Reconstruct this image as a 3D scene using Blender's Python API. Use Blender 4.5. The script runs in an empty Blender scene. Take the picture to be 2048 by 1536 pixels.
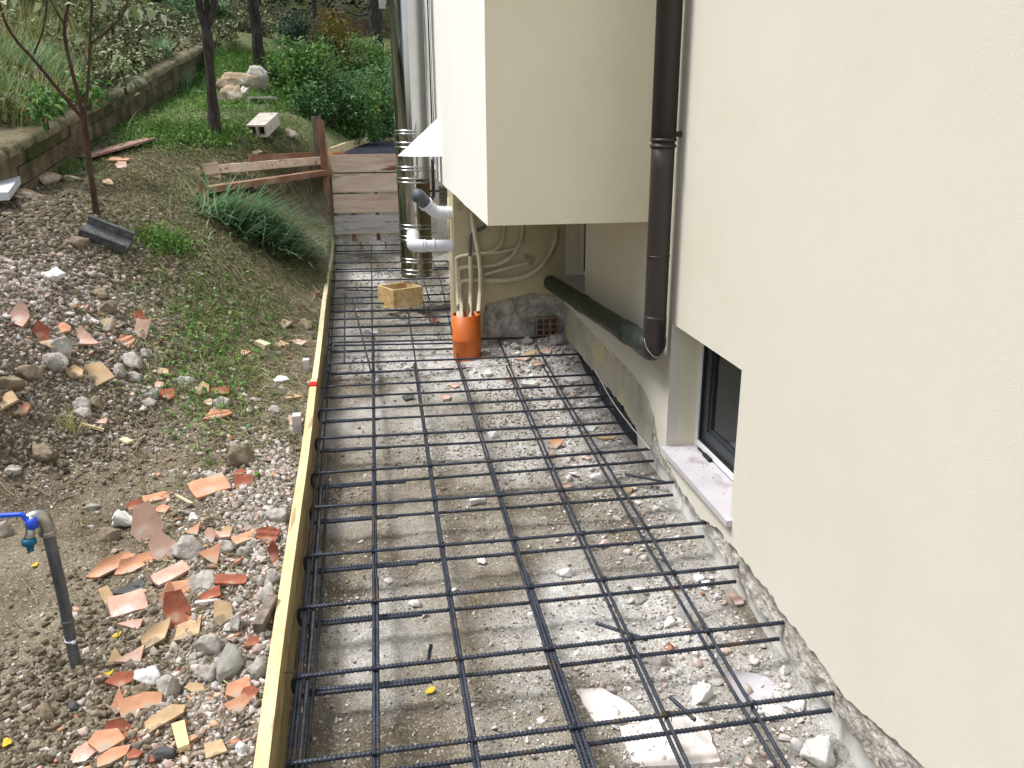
import bpy, math, random
import numpy as np
from mathutils import Vector, Matrix
rnd = random.Random(7)
rng = np.random.default_rng(11)
SC = bpy.context.scene
COL = SC.collection

# ------------------------------------------------------------------ camera
F = 1657.0
def unit(v):
    v = np.array(v, float); return v / np.linalg.norm(v)
_Y = unit([755-1024, 518, -F]); _Z = -unit([37, -5281, -F]); _Z = unit(_Z - _Y*np.dot(_Z, _Y)); _X = np.cross(_Y, _Z)
RW = np.array([_X, _Y, _Z]); CAM = np.array([0, 0, 1.55])
cd = bpy.data.cameras.new('camera'); cam = bpy.data.objects.new('camera', cd); COL.objects.link(cam)
cd.sensor_width = 36; cd.lens = 36*F/2048; cd.clip_start = 0.05; cd.clip_end = 500
M4 = Matrix(RW.tolist()).to_4x4(); M4.translation = Vector(CAM); cam.matrix_world = M4
SC.camera = cam
SC.render.resolution_x = 1024; SC.render.resolution_y = 768
# ------------------------------------------------------------------ light
SUN_EL, SUN_AZ = math.radians(60), math.radians(-78)      # azimuth clockwise from +Y
w = bpy.data.worlds.new('World'); SC.world = w; w.use_nodes = True
nt = w.node_tree; bg = nt.nodes['Background']
sky = nt.nodes.new('ShaderNodeTexSky'); sky.sky_type = 'NISHITA'; sky.sun_disc = False
sky.sun_elevation = SUN_EL; sky.sun_rotation = SUN_AZ; sky.dust_density = 3.0; sky.air_density = 1.0
hs = nt.nodes.new('ShaderNodeHueSaturation'); hs.inputs['Saturation'].default_value = 0.48
nt.links.new(sky.outputs[0], hs.inputs['Color']); nt.links.new(hs.outputs[0], bg.inputs[0]); bg.inputs[1].default_value = 0.14
sd = bpy.data.lights.new('sun', 'SUN'); so = bpy.data.objects.new('sun', sd); COL.objects.link(so)
sd.energy = 1.75; sd.angle = math.radians(18); sd.color = (1.0, 0.985, 0.965)
dirv = Vector((math.sin(SUN_AZ)*math.cos(SUN_EL), math.cos(SUN_AZ)*math.cos(SUN_EL), math.sin(SUN_EL)))
so.rotation_euler = dirv.to_track_quat('Z', 'Y').to_euler()
SC.view_settings.view_transform = 'Standard'; SC.view_settings.look = 'None'
SC.view_settings.exposure = 0.90; SC.view_settings.gamma = 1
# ------------------------------------------------------------------ rays used to place things at their measured spots
def ray(px, py): return RW @ unit([px-1024, -(py-768), -F])
def pz(px, py, z): d = ray(px, py); return CAM + d*((z-CAM[2])/d[2])
def pY(px, py, Y): d = ray(px, py); return CAM + d*(Y/d[1])
def pX(px, py, X): d = ray(px, py); return CAM + d*(X/d[0])
SL = 0.04
def barz(y): return 0.10 + SL*(y-2)
def ppl(px, py, z0=0.10, s=SL):
    d = ray(px, py); t = (z0-2*s-CAM[2])/(d[2]-s*d[1]); return CAM + d*t
# ------------------------------------------------------------------ tagging and mesh helpers
def tag(o, label=None, cat=None, group=None, kind=None):
    if label: o['label'] = label
    if cat: o['category'] = cat
    if group: o['group'] = group
    if kind: o['kind'] = kind
    return o
def empty(name, loc, label, cat, group=None):
    o = bpy.data.objects.new(name, None); COL.objects.link(o); o.location = Vector([float(a) for a in loc]); o.empty_display_size = .1
    tag(o, label, cat, group); return o
def mkobj(name, V, Fc, mat, parent=None, smooth=False, origin=None):
    V = np.asarray(V, float)
    if origin is None:
        origin = np.array(parent.matrix_world.translation) if False else (np.array(parent.location) if parent is not None else V.mean(0))
    me = bpy.data.meshes.new(name)
    VV = V - np.array(origin)
    if isinstance(Fc, np.ndarray):
        n, k = Fc.shape
        me.vertices.add(len(VV)); me.vertices.foreach_set('co', VV.ravel().astype(np.float32))
        me.loops.add(n*k); me.loops.foreach_set('vertex_index', Fc.ravel().astype(np.int32))
        me.polygons.add(n); me.polygons.foreach_set('loop_start', np.arange(0, n*k, k, dtype=np.int32))
        me.polygons.foreach_set('loop_total', np.full(n, k, dtype=np.int32))
        me.update(calc_edges=True)
    else:
        me.from_pydata(VV.tolist(), [], Fc); me.update()
    if smooth: me.polygons.foreach_set('use_smooth', np.ones(len(me.polygons), bool))
    if mat: me.materials.append(mat)
    o = bpy.data.objects.new(name, me); COL.objects.link(o)
    if parent is not None: o.parent = parent          # part vertices are relative to the thing's origin
    else: o.location = Vector([float(a) for a in origin])
    return o
class MB:
    def __init__(s): s.v = []; s.f = []
    def add(s, V, Fc):
        b = len(s.v); s.v += [tuple(map(float, p)) for p in V]; s.f += [tuple(int(i)+b for i in f) for f in Fc]; return s
    def box(s, lo, hi, R=None, c=None, jit=0):
        x0, y0, z0 = lo; x1, y1, z1 = hi
        V = np.array([(x, y, z) for z in (z0, z1) for y in (y0, y1) for x in (x0, x1)], float)
        if jit: V += rng.normal(0, jit, V.shape)
        if R is not None: V = V @ np.array(R).T
        if c is not None: V = V + np.array(c)
        return s.add(V, [(0, 2, 3, 1), (4, 5, 7, 6), (0, 1, 5, 4), (2, 6, 7, 3), (0, 4, 6, 2), (1, 3, 7, 5)])
    def tube(s, P, r, n=16, cap=True):
        V, Q = sweep(P, r, n); b = len(V)
        Fq = [tuple(q) for q in Q]
        if cap: Fq += [tuple(range(n))[::-1], tuple(range(b-n, b))]
        return s.add(V, Fq)
    def build(s, name, mat, parent=None, smooth=False): return mkobj(name, np.array(s.v), s.f, mat, parent, smooth)
def frames(P):
    P = np.asarray(P, float); T = np.gradient(P, axis=0); T /= np.linalg.norm(T, axis=1)[:, None]+1e-12
    a = np.array([0, 0, 1.]) if abs(T[0][2]) < .9 else np.array([1., 0, 0])
    U = np.zeros_like(P); u = unit(np.cross(T[0], a))
    for i in range(len(P)):
        u = u - T[i]*np.dot(u, T[i]); u = u/np.linalg.norm(u); U[i] = u
    return P, T, U, np.cross(T, U)
def sweep(P, r, n=12, rib=None):
    P, T, U, W = frames(P)
    r = np.broadcast_to(np.asarray(r, float), (len(P),)).copy()
    th = np.arange(n)*2*math.pi/n
    R = np.repeat(r[:, None], n, 1)
    if rib is not None:
        sl = np.concatenate([[0], np.cumsum(np.linalg.norm(np.diff(P, axis=0), axis=1))])
        ph = 2*math.pi*sl[:, None]/rib + th[None, :]*1.0
        R = R*(1 + .26*(np.sin(ph) > .25) - .08)
    V = P[:, None, :] + R[:, :, None]*(np.cos(th)[None, :, None]*U[:, None, :] + np.sin(th)[None, :, None]*W[:, None, :])
    i = np.arange(len(P)-1)[:, None]*n; j = np.arange(n)[None, :]; j2 = (j+1) % n
    Q = np.stack([i+j, i+j2, i+n+j2, i+n+j], -1).reshape(-1, 4)
    return V.reshape(-1, 3), Q
def resample(P, step):
    P = np.asarray(P, float); d = np.linalg.norm(np.diff(P, axis=0), axis=1); s = np.concatenate([[0], np.cumsum(d)])
    n = max(2, int(s[-1]/step)+1); t = np.linspace(0, s[-1], n)
    return np.stack([np.interp(t, s, P[:, k]) for k in range(3)], 1)
def smoothpath(P, step=.02, it=2):
    P = [np.array(p, float) for p in P]
    for _ in range(it):
        Q = [P[0]]
        for a, b in zip(P[:-1], P[1:]): Q += [a*.75+b*.25, a*.25+b*.75]
        Q.append(P[-1]); P = Q
    return resample(P, step)
# value noise
_perm = rng.random((64, 64, 4)); _p1 = rng.random(4096)
def vn(x, y, k=0):
    xi = np.floor(x).astype(int); yi = np.floor(y).astype(int); fx = x-xi; fy = y-yi
    fx = fx*fx*(3-2*fx); fy = fy*fy*(3-2*fy); g = _perm[:, :, k % 4]
    h = lambda a, b: g[(a+(k//4)*17) % 64, (b+(k//4)*29+((a//64)*13)) % 64]
    return (h(xi, yi)*(1-fx)+h(xi+1, yi)*fx)*(1-fy)+(h(xi, yi+1)*(1-fx)+h(xi+1, yi+1)*fx)*fy
def fbm(x, y, o=4, k=0):
    a = 0; s = 0
    for i in range(o): a = a+vn(x*2**i+i*7.3, y*2**i+i*3.1, k+i)/2**i; s += 1/2**i
    return a/s-.5
# ------------------------------------------------------------------ materials
def mat(name, cols, scale=6, detail=8, rough=.85, bump=.3, bscale=80, bdist=.004, metal=0, island=0, stops=None, spots=None, coat=0, spec=.3, vor=None, stretch=None):
    """cols: list of linear RGB mixed by noise; island: random value shift for each loose piece"""
    m = bpy.data.materials.new(name); m.use_nodes = True; t = m.node_tree; N = t.nodes; L = t.links
    b = N['Principled BSDF']; b.inputs['Roughness'].default_value = rough; b.inputs['Metallic'].default_value = metal
    b.inputs['Specular IOR Level'].default_value = spec; b.inputs['Coat Weight'].default_value = coat
    tc = N.new('ShaderNodeTexCoord'); src = tc.outputs['Object']
    if stretch:
        mp = N.new('ShaderNodeMapping'); mp.inputs['Scale'].default_value = stretch; L.new(src, mp.inputs[0]); src = mp.outputs[0]
    nz = N.new('ShaderNodeTexNoise'); nz.inputs['Scale'].default_value = scale; nz.inputs['Detail'].default_value = detail; nz.inputs['Roughness'].default_value = .65
    L.new(src, nz.inputs['Vector'])
    cr = N.new('ShaderNodeValToRGB'); e = cr.color_ramp.elements
    n = len(cols); st = stops or ([.5] if n == 1 else [.3+.4*i/(n-1) for i in range(n)])
    while len(e) < n: e.new(.5)
    if n == 1: e[0].color = e[1].color = (*cols[0], 1)
    else:
        for i in range(n): e[i].position = st[i]; e[i].color = (*cols[i], 1)
    L.new(nz.outputs['Fac'], cr.inputs[0]); out = cr.outputs[0]
    if spots:
        c2, sc, th = spots[:3]
        n2 = N.new('ShaderNodeTexNoise'); n2.inputs['Scale'].default_value = sc; n2.inputs['Detail'].default_value = 5; L.new(src, n2.inputs['Vector'])
        mr = N.new('ShaderNodeMapRange'); mr.inputs[1].default_value = th; mr.inputs[2].default_value = th+.07; L.new(n2.outputs['Fac'], mr.inputs[0])
        mx = N.new('ShaderNodeMix'); mx.data_type = 'RGBA'; L.new(mr.outputs[0], mx.inputs[0]); L.new(out, mx.inputs[6]); mx.inputs[7].default_value = (*c2, 1); out = mx.outputs[2]
    if island:
        g = N.new('ShaderNodeNewGeometry'); hv = N.new('ShaderNodeHueSaturation')
        mr = N.new('ShaderNodeMapRange'); mr.inputs[3].default_value = 1-island; mr.inputs[4].default_value = 1+island; L.new(g.outputs['Random Per Island'], mr.inputs[0])
        L.new(mr.outputs[0], hv.inputs['Value'])
        m2 = N.new('ShaderNodeMath'); m2.operation = 'MULTIPLY'; m2.inputs[1].default_value = 7.31; L.new(g.outputs['Random Per Island'], m2.inputs[0])
        fr = N.new('ShaderNodeMath'); fr.operation = 'FRACT'; L.new(m2.outputs[0], fr.inputs[0])
        mr2 = N.new('ShaderNodeMapRange'); mr2.inputs[3].default_value = .485; mr2.inputs[4].default_value = .515; L.new(fr.outputs[0], mr2.inputs[0]); L.new(mr2.outputs[0], hv.inputs['Hue'])
        L.new(out, hv.inputs['Color']); out = hv.outputs[0]
    L.new(out, b.inputs['Base Color'])
    if bump:
        nb = N.new('ShaderNodeTexNoise'); nb.inputs['Scale'].default_value = bscale; nb.inputs['Detail'].default_value = 6; L.new(src, nb.inputs['Vector'])
        bp = N.new('ShaderNodeBump'); bp.inputs['Strength'].default_value = bump; bp.inputs['Distance'].default_value = bdist
        L.new(nb.outputs['Fac'], bp.inputs['Height']); L.new(bp.outputs[0], b.inputs['Normal'])
    return m
def ramp_mat(name, cols, island_only=True, rough=.7, trans=0, spec=.3):
    """colour picked per loose piece (leaves, pebbles)"""
    m = bpy.data.materials.new(name); m.use_nodes = True; t = m.node_tree; N = t.nodes; L = t.links; b = N['Principled BSDF']
    b.inputs['Roughness'].default_value = rough; b.inputs['Specular IOR Level'].default_value = spec
    g = N.new('ShaderNodeNewGeometry'); cr = N.new('ShaderNodeValToRGB'); e = cr.color_ramp.elements
    while len(e) < len(cols): e.new(.5)
    for i, c in enumerate(cols): e[i].position = i/(len(cols)-1); e[i].color = (*c, 1)
    L.new(g.outputs['Random Per Island'], cr.inputs[0]); out = cr.outputs[0]
    tc = N.new('ShaderNodeTexCoord'); nz = N.new('ShaderNodeTexNoise'); nz.inputs['Scale'].default_value = 60; L.new(tc.outputs['Object'], nz.inputs['Vector'])
    mr = N.new('ShaderNodeMapRange'); mr.inputs[3].default_value = .75; mr.inputs[4].default_value = 1.25; L.new(nz.outputs['Fac'], mr.inputs[0])
    hv = N.new('ShaderNodeHueSaturation'); L.new(out, hv.inputs['Color']); L.new(mr.outputs[0], hv.inputs['Value']); out = hv.outputs[0]
    L.new(out, b.inputs['Base Color'])
    if trans:
        tr = N.new('ShaderNodeBsdfTranslucent'); L.new(out, tr.inputs[0]); mx = N.new('ShaderNodeMixShader'); mx.inputs[0].default_value = trans
        L.new(b.outputs[0], mx.inputs[1]); L.new(tr.outputs[0], mx.inputs[2]); L.new(mx.outputs[0], N['Material Output'].inputs[0])
    return m
def s2l(*c): return tuple(((v/255)/12.92 if v/255 <= .04045 else (((v/255)+.055)/1.055)**2.4) for v in c)
M = {}
M['plaster'] = mat('cream_render', [s2l(216, 211, 194), s2l(220, 216, 202), s2l(222, 219, 207)], scale=1.2, bump=.6, bscale=380, bdist=.002, rough=.95, spec=.15)
M['plaster_box'] = mat('warm_cream_render', [s2l(224, 216, 188), s2l(229, 222, 197), s2l(232, 226, 204)], scale=1.2, bump=.6, bscale=380, bdist=.002, rough=.95, spec=.15)
M['plaster_white_and_lit'] = mat('white_and_lit_render', [s2l(244, 243, 238), s2l(249, 248, 244)], scale=1.0, bump=.3, bscale=150, bdist=.003, rough=.95, spec=.15)
M['plaster_old_shaded'] = mat('aged_shaded_cream_render', [s2l(168, 158, 122), s2l(188, 178, 144), s2l(200, 192, 162)], scale=3, bump=.4, bscale=120, bdist=.003, rough=.95, spec=.15, spots=(s2l(150, 142, 120), 7, .62))  # aged ochre render, darkened further to paint in the shade under the overhang
M['mortar'] = mat('broken_mortar', [s2l(118, 112, 102), s2l(182, 177, 168), s2l(222, 219, 212)], scale=16, bump=1, bscale=45, bdist=.02, rough=.95)
M['scratch'] = mat('grey_base_coat', [s2l(160, 156, 140), s2l(188, 184, 168), s2l(202, 197, 178)], scale=5, bump=.4, bscale=60, bdist=.004, rough=.95, spots=(s2l(205, 196, 160), 4, .56))
M['concrete'] = mat('smooth_concrete', [s2l(176, 178, 174), s2l(206, 207, 203), s2l(220, 220, 216)], scale=4, bump=.25, bscale=50, bdist=.003, rough=.9, spots=(s2l(232, 230, 226), 9, .6))
M['membrane'] = mat('bitumen_membrane', [s2l(34, 38, 48), s2l(52, 58, 72), s2l(150, 150, 150)], stops=[.3, .6, .68], scale=14, bump=.5, bscale=40, bdist=.005, rough=.6)
M['stonewall'] = mat('tuff_block', [s2l(66, 58, 44), s2l(104, 92, 72), s2l(140, 126, 100)], scale=5, bump=.9, bscale=35, bdist=.02, rough=.95, spots=(s2l(70, 78, 44), 3, .56))
M['coping'] = mat('mossy_coping', [s2l(92, 84, 62), s2l(128, 118, 92), s2l(150, 140, 114)], scale=7, bump=.8, bscale=40, bdist=.012, rough=.95, spots=(s2l(74, 76, 46), 5, .58))
M['steel'] = mat('blued_rebar_steel', [s2l(36, 40, 50), s2l(52, 58, 70), s2l(70, 76, 88)], scale=30, bump=.2, bscale=200, bdist=.001, rough=.5, metal=.35, spec=.5, spots=(s2l(86, 70, 60), 9, .60))
M['wood_y'] = mat('yellow_shuttering_board', [s2l(202, 178, 128), s2l(218, 198, 152), s2l(226, 210, 170)], scale=5, bump=.4, bscale=30, bdist=.002, rough=.75, stretch=(8, 1, 8), spots=(s2l(176, 150, 112), 3.5, .60))
M['wood_pale'] = mat('pale_shuttering_board', [s2l(196, 180, 140), s2l(222, 210, 172), s2l(232, 222, 190)], scale=5, bump=.4, bscale=30, bdist=.002, rough=.8, stretch=(8, 1, 8))
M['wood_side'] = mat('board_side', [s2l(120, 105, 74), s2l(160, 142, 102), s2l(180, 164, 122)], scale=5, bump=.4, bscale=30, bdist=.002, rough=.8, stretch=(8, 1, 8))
M['wood_pink'] = mat('weathered_pink_plank', [s2l(204, 172, 148), s2l(236, 212, 192), s2l(246, 232, 216)], scale=2.2, bump=.4, bscale=20, bdist=.002, rough=.85, stretch=(1, 8, 8), spots=(s2l(148, 100, 74), 1.6, .6))
M['wood_grey'] = mat('weathered_grey_plank', [s2l(170, 164, 158), s2l(208, 204, 198), s2l(224, 220, 214)], scale=2.2, bump=.4, bscale=20, bdist=.002, rough=.85, stretch=(1, 8, 8), spots=(s2l(90, 82, 76), 5, .64))
M['wood_post'] = mat('dark_weathered_post', [s2l(82, 74, 68), s2l(126, 114, 104), s2l(158, 146, 134)], scale=5, bump=.6, bscale=30, bdist=.003, rough=.9, stretch=(6, 6, .8))
M['wood_red'] = mat('reddish_batten', [s2l(110, 80, 64), s2l(146, 108, 86), s2l(178, 140, 114)], scale=4, bump=.4, bscale=30, bdist=.002, rough=.85, stretch=(3, 3, .8))
M['wood_brace'] = mat('brown_brace', [s2l(116, 84, 66), s2l(148, 110, 88), s2l(184, 160, 142)], scale=3, bump=.4, bscale=30, bdist=.002, rough=.85)
M['osb'] = mat('yellow_chipboard', [s2l(186, 146, 92), s2l(216, 184, 130), s2l(234, 212, 170)], scale=22, detail=3, bump=.3, bscale=40, bdist=.002, rough=.7)
M['brownpipe'] = mat('brown_painted_downpipe', [s2l(48, 42, 40), s2l(58, 52, 49)], scale=3, bump=.05, bscale=60, bdist=.001, rough=.42, spec=.45, spots=(s2l(76, 70, 66), 26, .72))
M['greenpipe'] = mat('green_drain_pipe', [s2l(34, 44, 38), s2l(50, 60, 52), s2l(66, 76, 66)], scale=6, bump=.3, bscale=30, bdist=.003, rough=.5, spots=(s2l(160, 165, 160), 9, .69))
M['orangepipe'] = mat('orange_plastic_pipe', [s2l(206, 104, 40), s2l(218, 118, 52)], scale=5, bump=.08, rough=.45, spec=.4, spots=(s2l(226, 150, 100), 14, .68))
M['whitepipe'] = mat('white_plastic_pipe', [s2l(214, 218, 226), s2l(232, 234, 240)], scale=6, bump=.05, rough=.35, spec=.45)
M['greypipe'] = mat('grey_rubber_elbow', [s2l(84, 86, 94), s2l(104, 106, 114)], scale=8, bump=.1, rough=.5)
M['conduit'] = mat('corrugated_beige_conduit', [s2l(176, 168, 142), s2l(200, 192, 168), s2l(210, 204, 184)], scale=9, bump=.3, bscale=60, bdist=.003, rough=.85)
M['conduit_dark'] = mat('bitumen_dirty_conduit', [s2l(60, 54, 46), s2l(110, 102, 88)], scale=20, bump=.6, bscale=60, bdist=.004, rough=.85)
M['foam'] = mat('white_foam_plug', [s2l(222, 220, 216), s2l(240, 238, 236)], scale=20, bump=.8, bscale=60, bdist=.006, rough=.8)
M['inox'] = mat('mirror_stainless_steel', [(.48, .48, .47), (.56, .56, .55)], scale=4, bump=.03, bscale=12, bdist=.002, rough=.07, metal=1, spec=.5)
M['hood'] = mat('cream_sheet_metal', [s2l(226, 224, 212), s2l(234, 232, 222)], scale=3, bump=.02, rough=.4, spec=.4)
M['frame_w'] = mat('white_aluminium', [s2l(226, 228, 232), s2l(236, 238, 240)], scale=4, bump=0, rough=.35)
M['frame_d'] = mat('dark_window_frame', [s2l(44, 48, 52), s2l(60, 65, 70)], scale=4, bump=0, rough=.4)
M['glass'] = mat('dark_window_glass', [(.008, .012, .016), (.012, .017, .022)], scale=1, bump=0, rough=.04, spec=.6)
M['black'] = mat('black_rubber_and_hole_shade', [(.01, .01, .011), (.016, .016, .017)], scale=4, bump=0, rough=.6)
M['sill'] = mat('lilac_white_marble_sill', [s2l(180, 176, 182), s2l(196, 192, 197), s2l(204, 200, 205)], scale=3, bump=.05, rough=.5, spots=(s2l(166, 156, 156), 5, .58))
M['terr'] = mat('terracotta_orange', [s2l(184, 128, 98), s2l(206, 156, 124), s2l(218, 178, 150)], scale=14, bump=.3, bscale=60, bdist=.002, rough=.9, spots=(s2l(186, 168, 148), 13, .55))
M['terr_pink'] = mat('terracotta_pink', [s2l(186, 146, 128), s2l(206, 172, 154), s2l(220, 194, 180)], scale=12, bump=.3, bscale=60, bdist=.002, rough=.9, spots=(s2l(214, 206, 200), 12, .58))
M['terr_red'] = mat('terracotta_red', [s2l(126, 70, 54), s2l(160, 96, 74), s2l(186, 128, 104)], scale=14, bump=.3, bscale=60, bdist=.002, rough=.9, spots=(s2l(176, 150, 130), 13, .57))
M['terr_tan'] = mat('terracotta_tan', [s2l(172, 142, 108), s2l(196, 168, 132), s2l(212, 190, 156)], scale=12, bump=.3, bscale=60, bdist=.002, rough=.9, spots=(s2l(150, 134, 110), 12, .56))
M['brick_dull'] = mat('dusty_brown_brick', [s2l(110, 88, 76), s2l(140, 116, 102), s2l(160, 142, 130)], scale=20, bump=.5, bscale=60, bdist=.004, rough=.95)
M['slate'] = mat('dark_slate_piece', [s2l(70, 72, 72), s2l(100, 102, 102)], scale=12, bump=.3, bscale=40, rough=.85)
M['rock'] = mat('grey_mortar_lump', [s2l(128, 120, 110), s2l(174, 168, 160), s2l(206, 202, 196)], scale=24, bump=.8, bscale=70, bdist=.006, rough=.95)
M['rock_brown'] = mat('brown_soil_stone', [s2l(104, 92, 74), s2l(140, 126, 106), s2l(168, 154, 134)], scale=20, bump=.8, bscale=60, bdist=.006, rough=.95)
M['rock_white'] = mat('white_limestone', [s2l(190, 186, 180), s2l(222, 220, 216), s2l(236, 234, 232)], scale=20, bump=.6, bscale=60, bdist=.004, rough=.95)
M['rock_tan'] = mat('tan_quarry_stone', [s2l(136, 116, 92), s2l(176, 156, 130), s2l(200, 186, 164)], scale=8, bump=.9, bscale=26, bdist=.015, rough=.95, spots=(s2l(210, 204, 194), 4, .58))
M['marble'] = mat('pale_marble_slab', [s2l(196, 188, 184), s2l(220, 214, 210), s2l(230, 214, 206)], scale=7, bump=.2, bscale=30, bdist=.002, rough=.65, spots=(s2l(176, 170, 162), 6, .6))
M['granite'] = mat('rough_grey_channel', [s2l(66, 68, 68), s2l(96, 98, 98), s2l(124, 126, 126)], scale=22, bump=.5, bscale=60, bdist=.004, rough=.9)
M['granite2'] = mat('smooth_grey_stone', [s2l(128, 126, 116), s2l(152, 150, 140), s2l(168, 166, 156)], scale=8, bump=.4, bscale=50, bdist=.004, rough=.9)
M['block'] = mat('pale_hollow_block', [s2l(170, 158, 142), s2l(206, 198, 186), s2l(222, 216, 208)], scale=16, bump=.6, bscale=50, bdist=.006, rough=.95)
M['redboard'] = mat('red_brown_plywood', [s2l(132, 92, 84), s2l(164, 126, 116), s2l(184, 150, 140)], scale=6, bump=.2, bscale=30, rough=.7)
M['whiteboard'] = mat('white_coated_board', [s2l(206, 212, 218), s2l(226, 230, 234)], scale=4, bump=.05, rough=.5)
M['galv'] = mat('galvanised_pipe', [s2l(72, 78, 84), s2l(104, 110, 116), s2l(132, 138, 144)], scale=14, bump=.25, bscale=50, bdist=.002, rough=.5, metal=.6, stretch=(1, 1, .3))
M['nickel'] = mat('nickel_fitting', [s2l(150, 148, 142), s2l(186, 184, 178)], scale=10, bump=.08, rough=.3, metal=.9)
M['blue'] = mat('blue_lever_coating', [s2l(24, 76, 214), s2l(34, 92, 232)], scale=6, bump=.05, rough=.4, spec=.5)
M['teal'] = mat('teal_hose_connector', [s2l(18, 92, 128), s2l(26, 108, 144)], scale=6, bump=.1, rough=.45)
M['bark'] = mat('dark_tree_bark', [s2l(38, 33, 32), s2l(62, 56, 54), s2l(90, 84, 80)], scale=18, bump=1, bscale=40, bdist=.01, rough=.95, stretch=(2, 2, .4))
M['bark_thin'] = mat('brown_sapling_bark', [s2l(50, 36, 30), s2l(78, 58, 48), s2l(100, 80, 66)], scale=18, bump=.5, bscale=60, bdist=.003, rough=.9, stretch=(2, 2, .4))
M['red'] = mat('red_spray_mark', [s2l(206, 30, 20), s2l(222, 44, 30)], scale=20, bump=0, rough=.7)
M['twine'] = mat('white_twine', [s2l(216, 214, 206), s2l(230, 228, 222)], scale=40, bump=0, rough=.9)
M['paper'] = mat('white_scrap', [s2l(206, 212, 222), s2l(226, 230, 236)], scale=10, bump=.1, rough=.7)
M['louver'] = mat('metal_louvre', [s2l(150, 146, 136), s2l(190, 186, 176)], scale=5, bump=0, rough=.35, metal=.6)
M['yleaf'] = ramp_mat('fallen_yellow_leaf', [s2l(214, 180, 40), s2l(230, 200, 70)], trans=.2)
M['leaf_ivy'] = ramp_mat('ivy_leaves', [s2l(33, 44, 24), s2l(68, 84, 45), s2l(110, 128, 70), s2l(110, 97, 65), s2l(189, 191, 154), s2l(63, 93, 45)], trans=.15, spec=.4, rough=.6)
M['leaf_hedge'] = ramp_mat('dark_hedge_leaves', [s2l(20, 30, 16), s2l(34, 48, 24), s2l(52, 70, 36)], trans=.15, spec=.4, rough=.6)
M['leaf_green'] = ramp_mat('fresh_green_leaves', [s2l(40, 84, 36), s2l(70, 126, 54), s2l(100, 150, 70), s2l(140, 176, 100), s2l(60, 104, 50), s2l(150, 158, 84)], trans=.3, spec=.4, rough=.55)
M['leaf_deep'] = ramp_mat('deep_green_leaves', [s2l(30, 66, 38), s2l(58, 104, 56), s2l(92, 136, 78), s2l(134, 170, 116), s2l(44, 84, 44)], trans=.25, spec=.4, rough=.55)
M['leaf_blue'] = ramp_mat('blue_green_leaves', [s2l(28, 54, 46), s2l(46, 78, 64), s2l(68, 100, 82)], trans=.2, spec=.4, rough=.6)
M['leaf_yellow'] = ramp_mat('yellowing_leaves', [s2l(70, 84, 24), s2l(110, 108, 30), s2l(140, 112, 34), s2l(96, 66, 26)], trans=.25, rough=.6)
M['leaf_pale'] = ramp_mat('pale_sapling_leaves', [s2l(96, 120, 60), s2l(150, 166, 110), s2l(196, 204, 186), s2l(120, 140, 60)], trans=.35, rough=.6)
M['weed'] = ramp_mat('low_weed_leaves', [s2l(58, 98, 38), s2l(84, 134, 54), s2l(116, 160, 76), s2l(150, 158, 92)], trans=.25, rough=.6)
M['straw'] = ramp_mat('cut_grass_strands', [s2l(64, 64, 38), s2l(98, 98, 60), s2l(136, 128, 92), s2l(84, 96, 50), s2l(182, 170, 136), s2l(78, 72, 50), s2l(120, 112, 78)], trans=.1, rough=.8)
M['dry'] = ramp_mat('tall_dry_grass', [s2l(176, 162, 112), s2l(206, 194, 146), s2l(140, 148, 84), s2l(104, 136, 66), s2l(128, 150, 90)], trans=.2, rough=.7)
M['blade'] = ramp_mat('lush_grass_blades', [s2l(70, 120, 78), s2l(120, 166, 124), s2l(184, 208, 180), s2l(88, 140, 78), s2l(140, 180, 138), s2l(160, 170, 110)], trans=.25, rough=.5, spec=.45)
M['peb_garden'] = ramp_mat('garden_rubble', [s2l(96, 87, 73), s2l(125, 115, 99), s2l(112, 102, 87), s2l(154, 144, 129), s2l(179, 171, 161), s2l(212, 209, 205), s2l(134, 124, 108), s2l(118, 108, 92), s2l(145, 135, 119), s2l(188, 162, 145)], rough=.95, spec=.15)
M['peb_pit'] = ramp_mat('pit_gravel', [s2l(117, 110, 95), s2l(147, 139, 125), s2l(176, 169, 157), s2l(205, 201, 194), s2l(134, 123, 105), s2l(226, 224, 222), s2l(157, 148, 131)], rough=.95, spec=.15)
M['peb_mortar'] = ramp_mat('mortar_rubble', [s2l(118, 111, 98), s2l(148, 141, 131), s2l(175, 169, 161), s2l(135, 126, 111), s2l(197, 192, 187), s2l(159, 149, 137), s2l(186, 160, 148), s2l(216, 211, 207), s2l(127, 119, 106)], rough=.95, spec=.15)
M['peb_white'] = ramp_mat('white_plaster_crumbs', [s2l(180, 176, 170), s2l(206, 202, 198), s2l(228, 224, 222), s2l(196, 184, 176), s2l(214, 190, 176)], rough=.95, spec=.15)
M['clod'] = ramp_mat('brown_clods', [s2l(89, 80, 66), s2l(112, 101, 85), s2l(129, 119, 103), s2l(152, 142, 124)], rough=.98, spec=.1)

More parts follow.
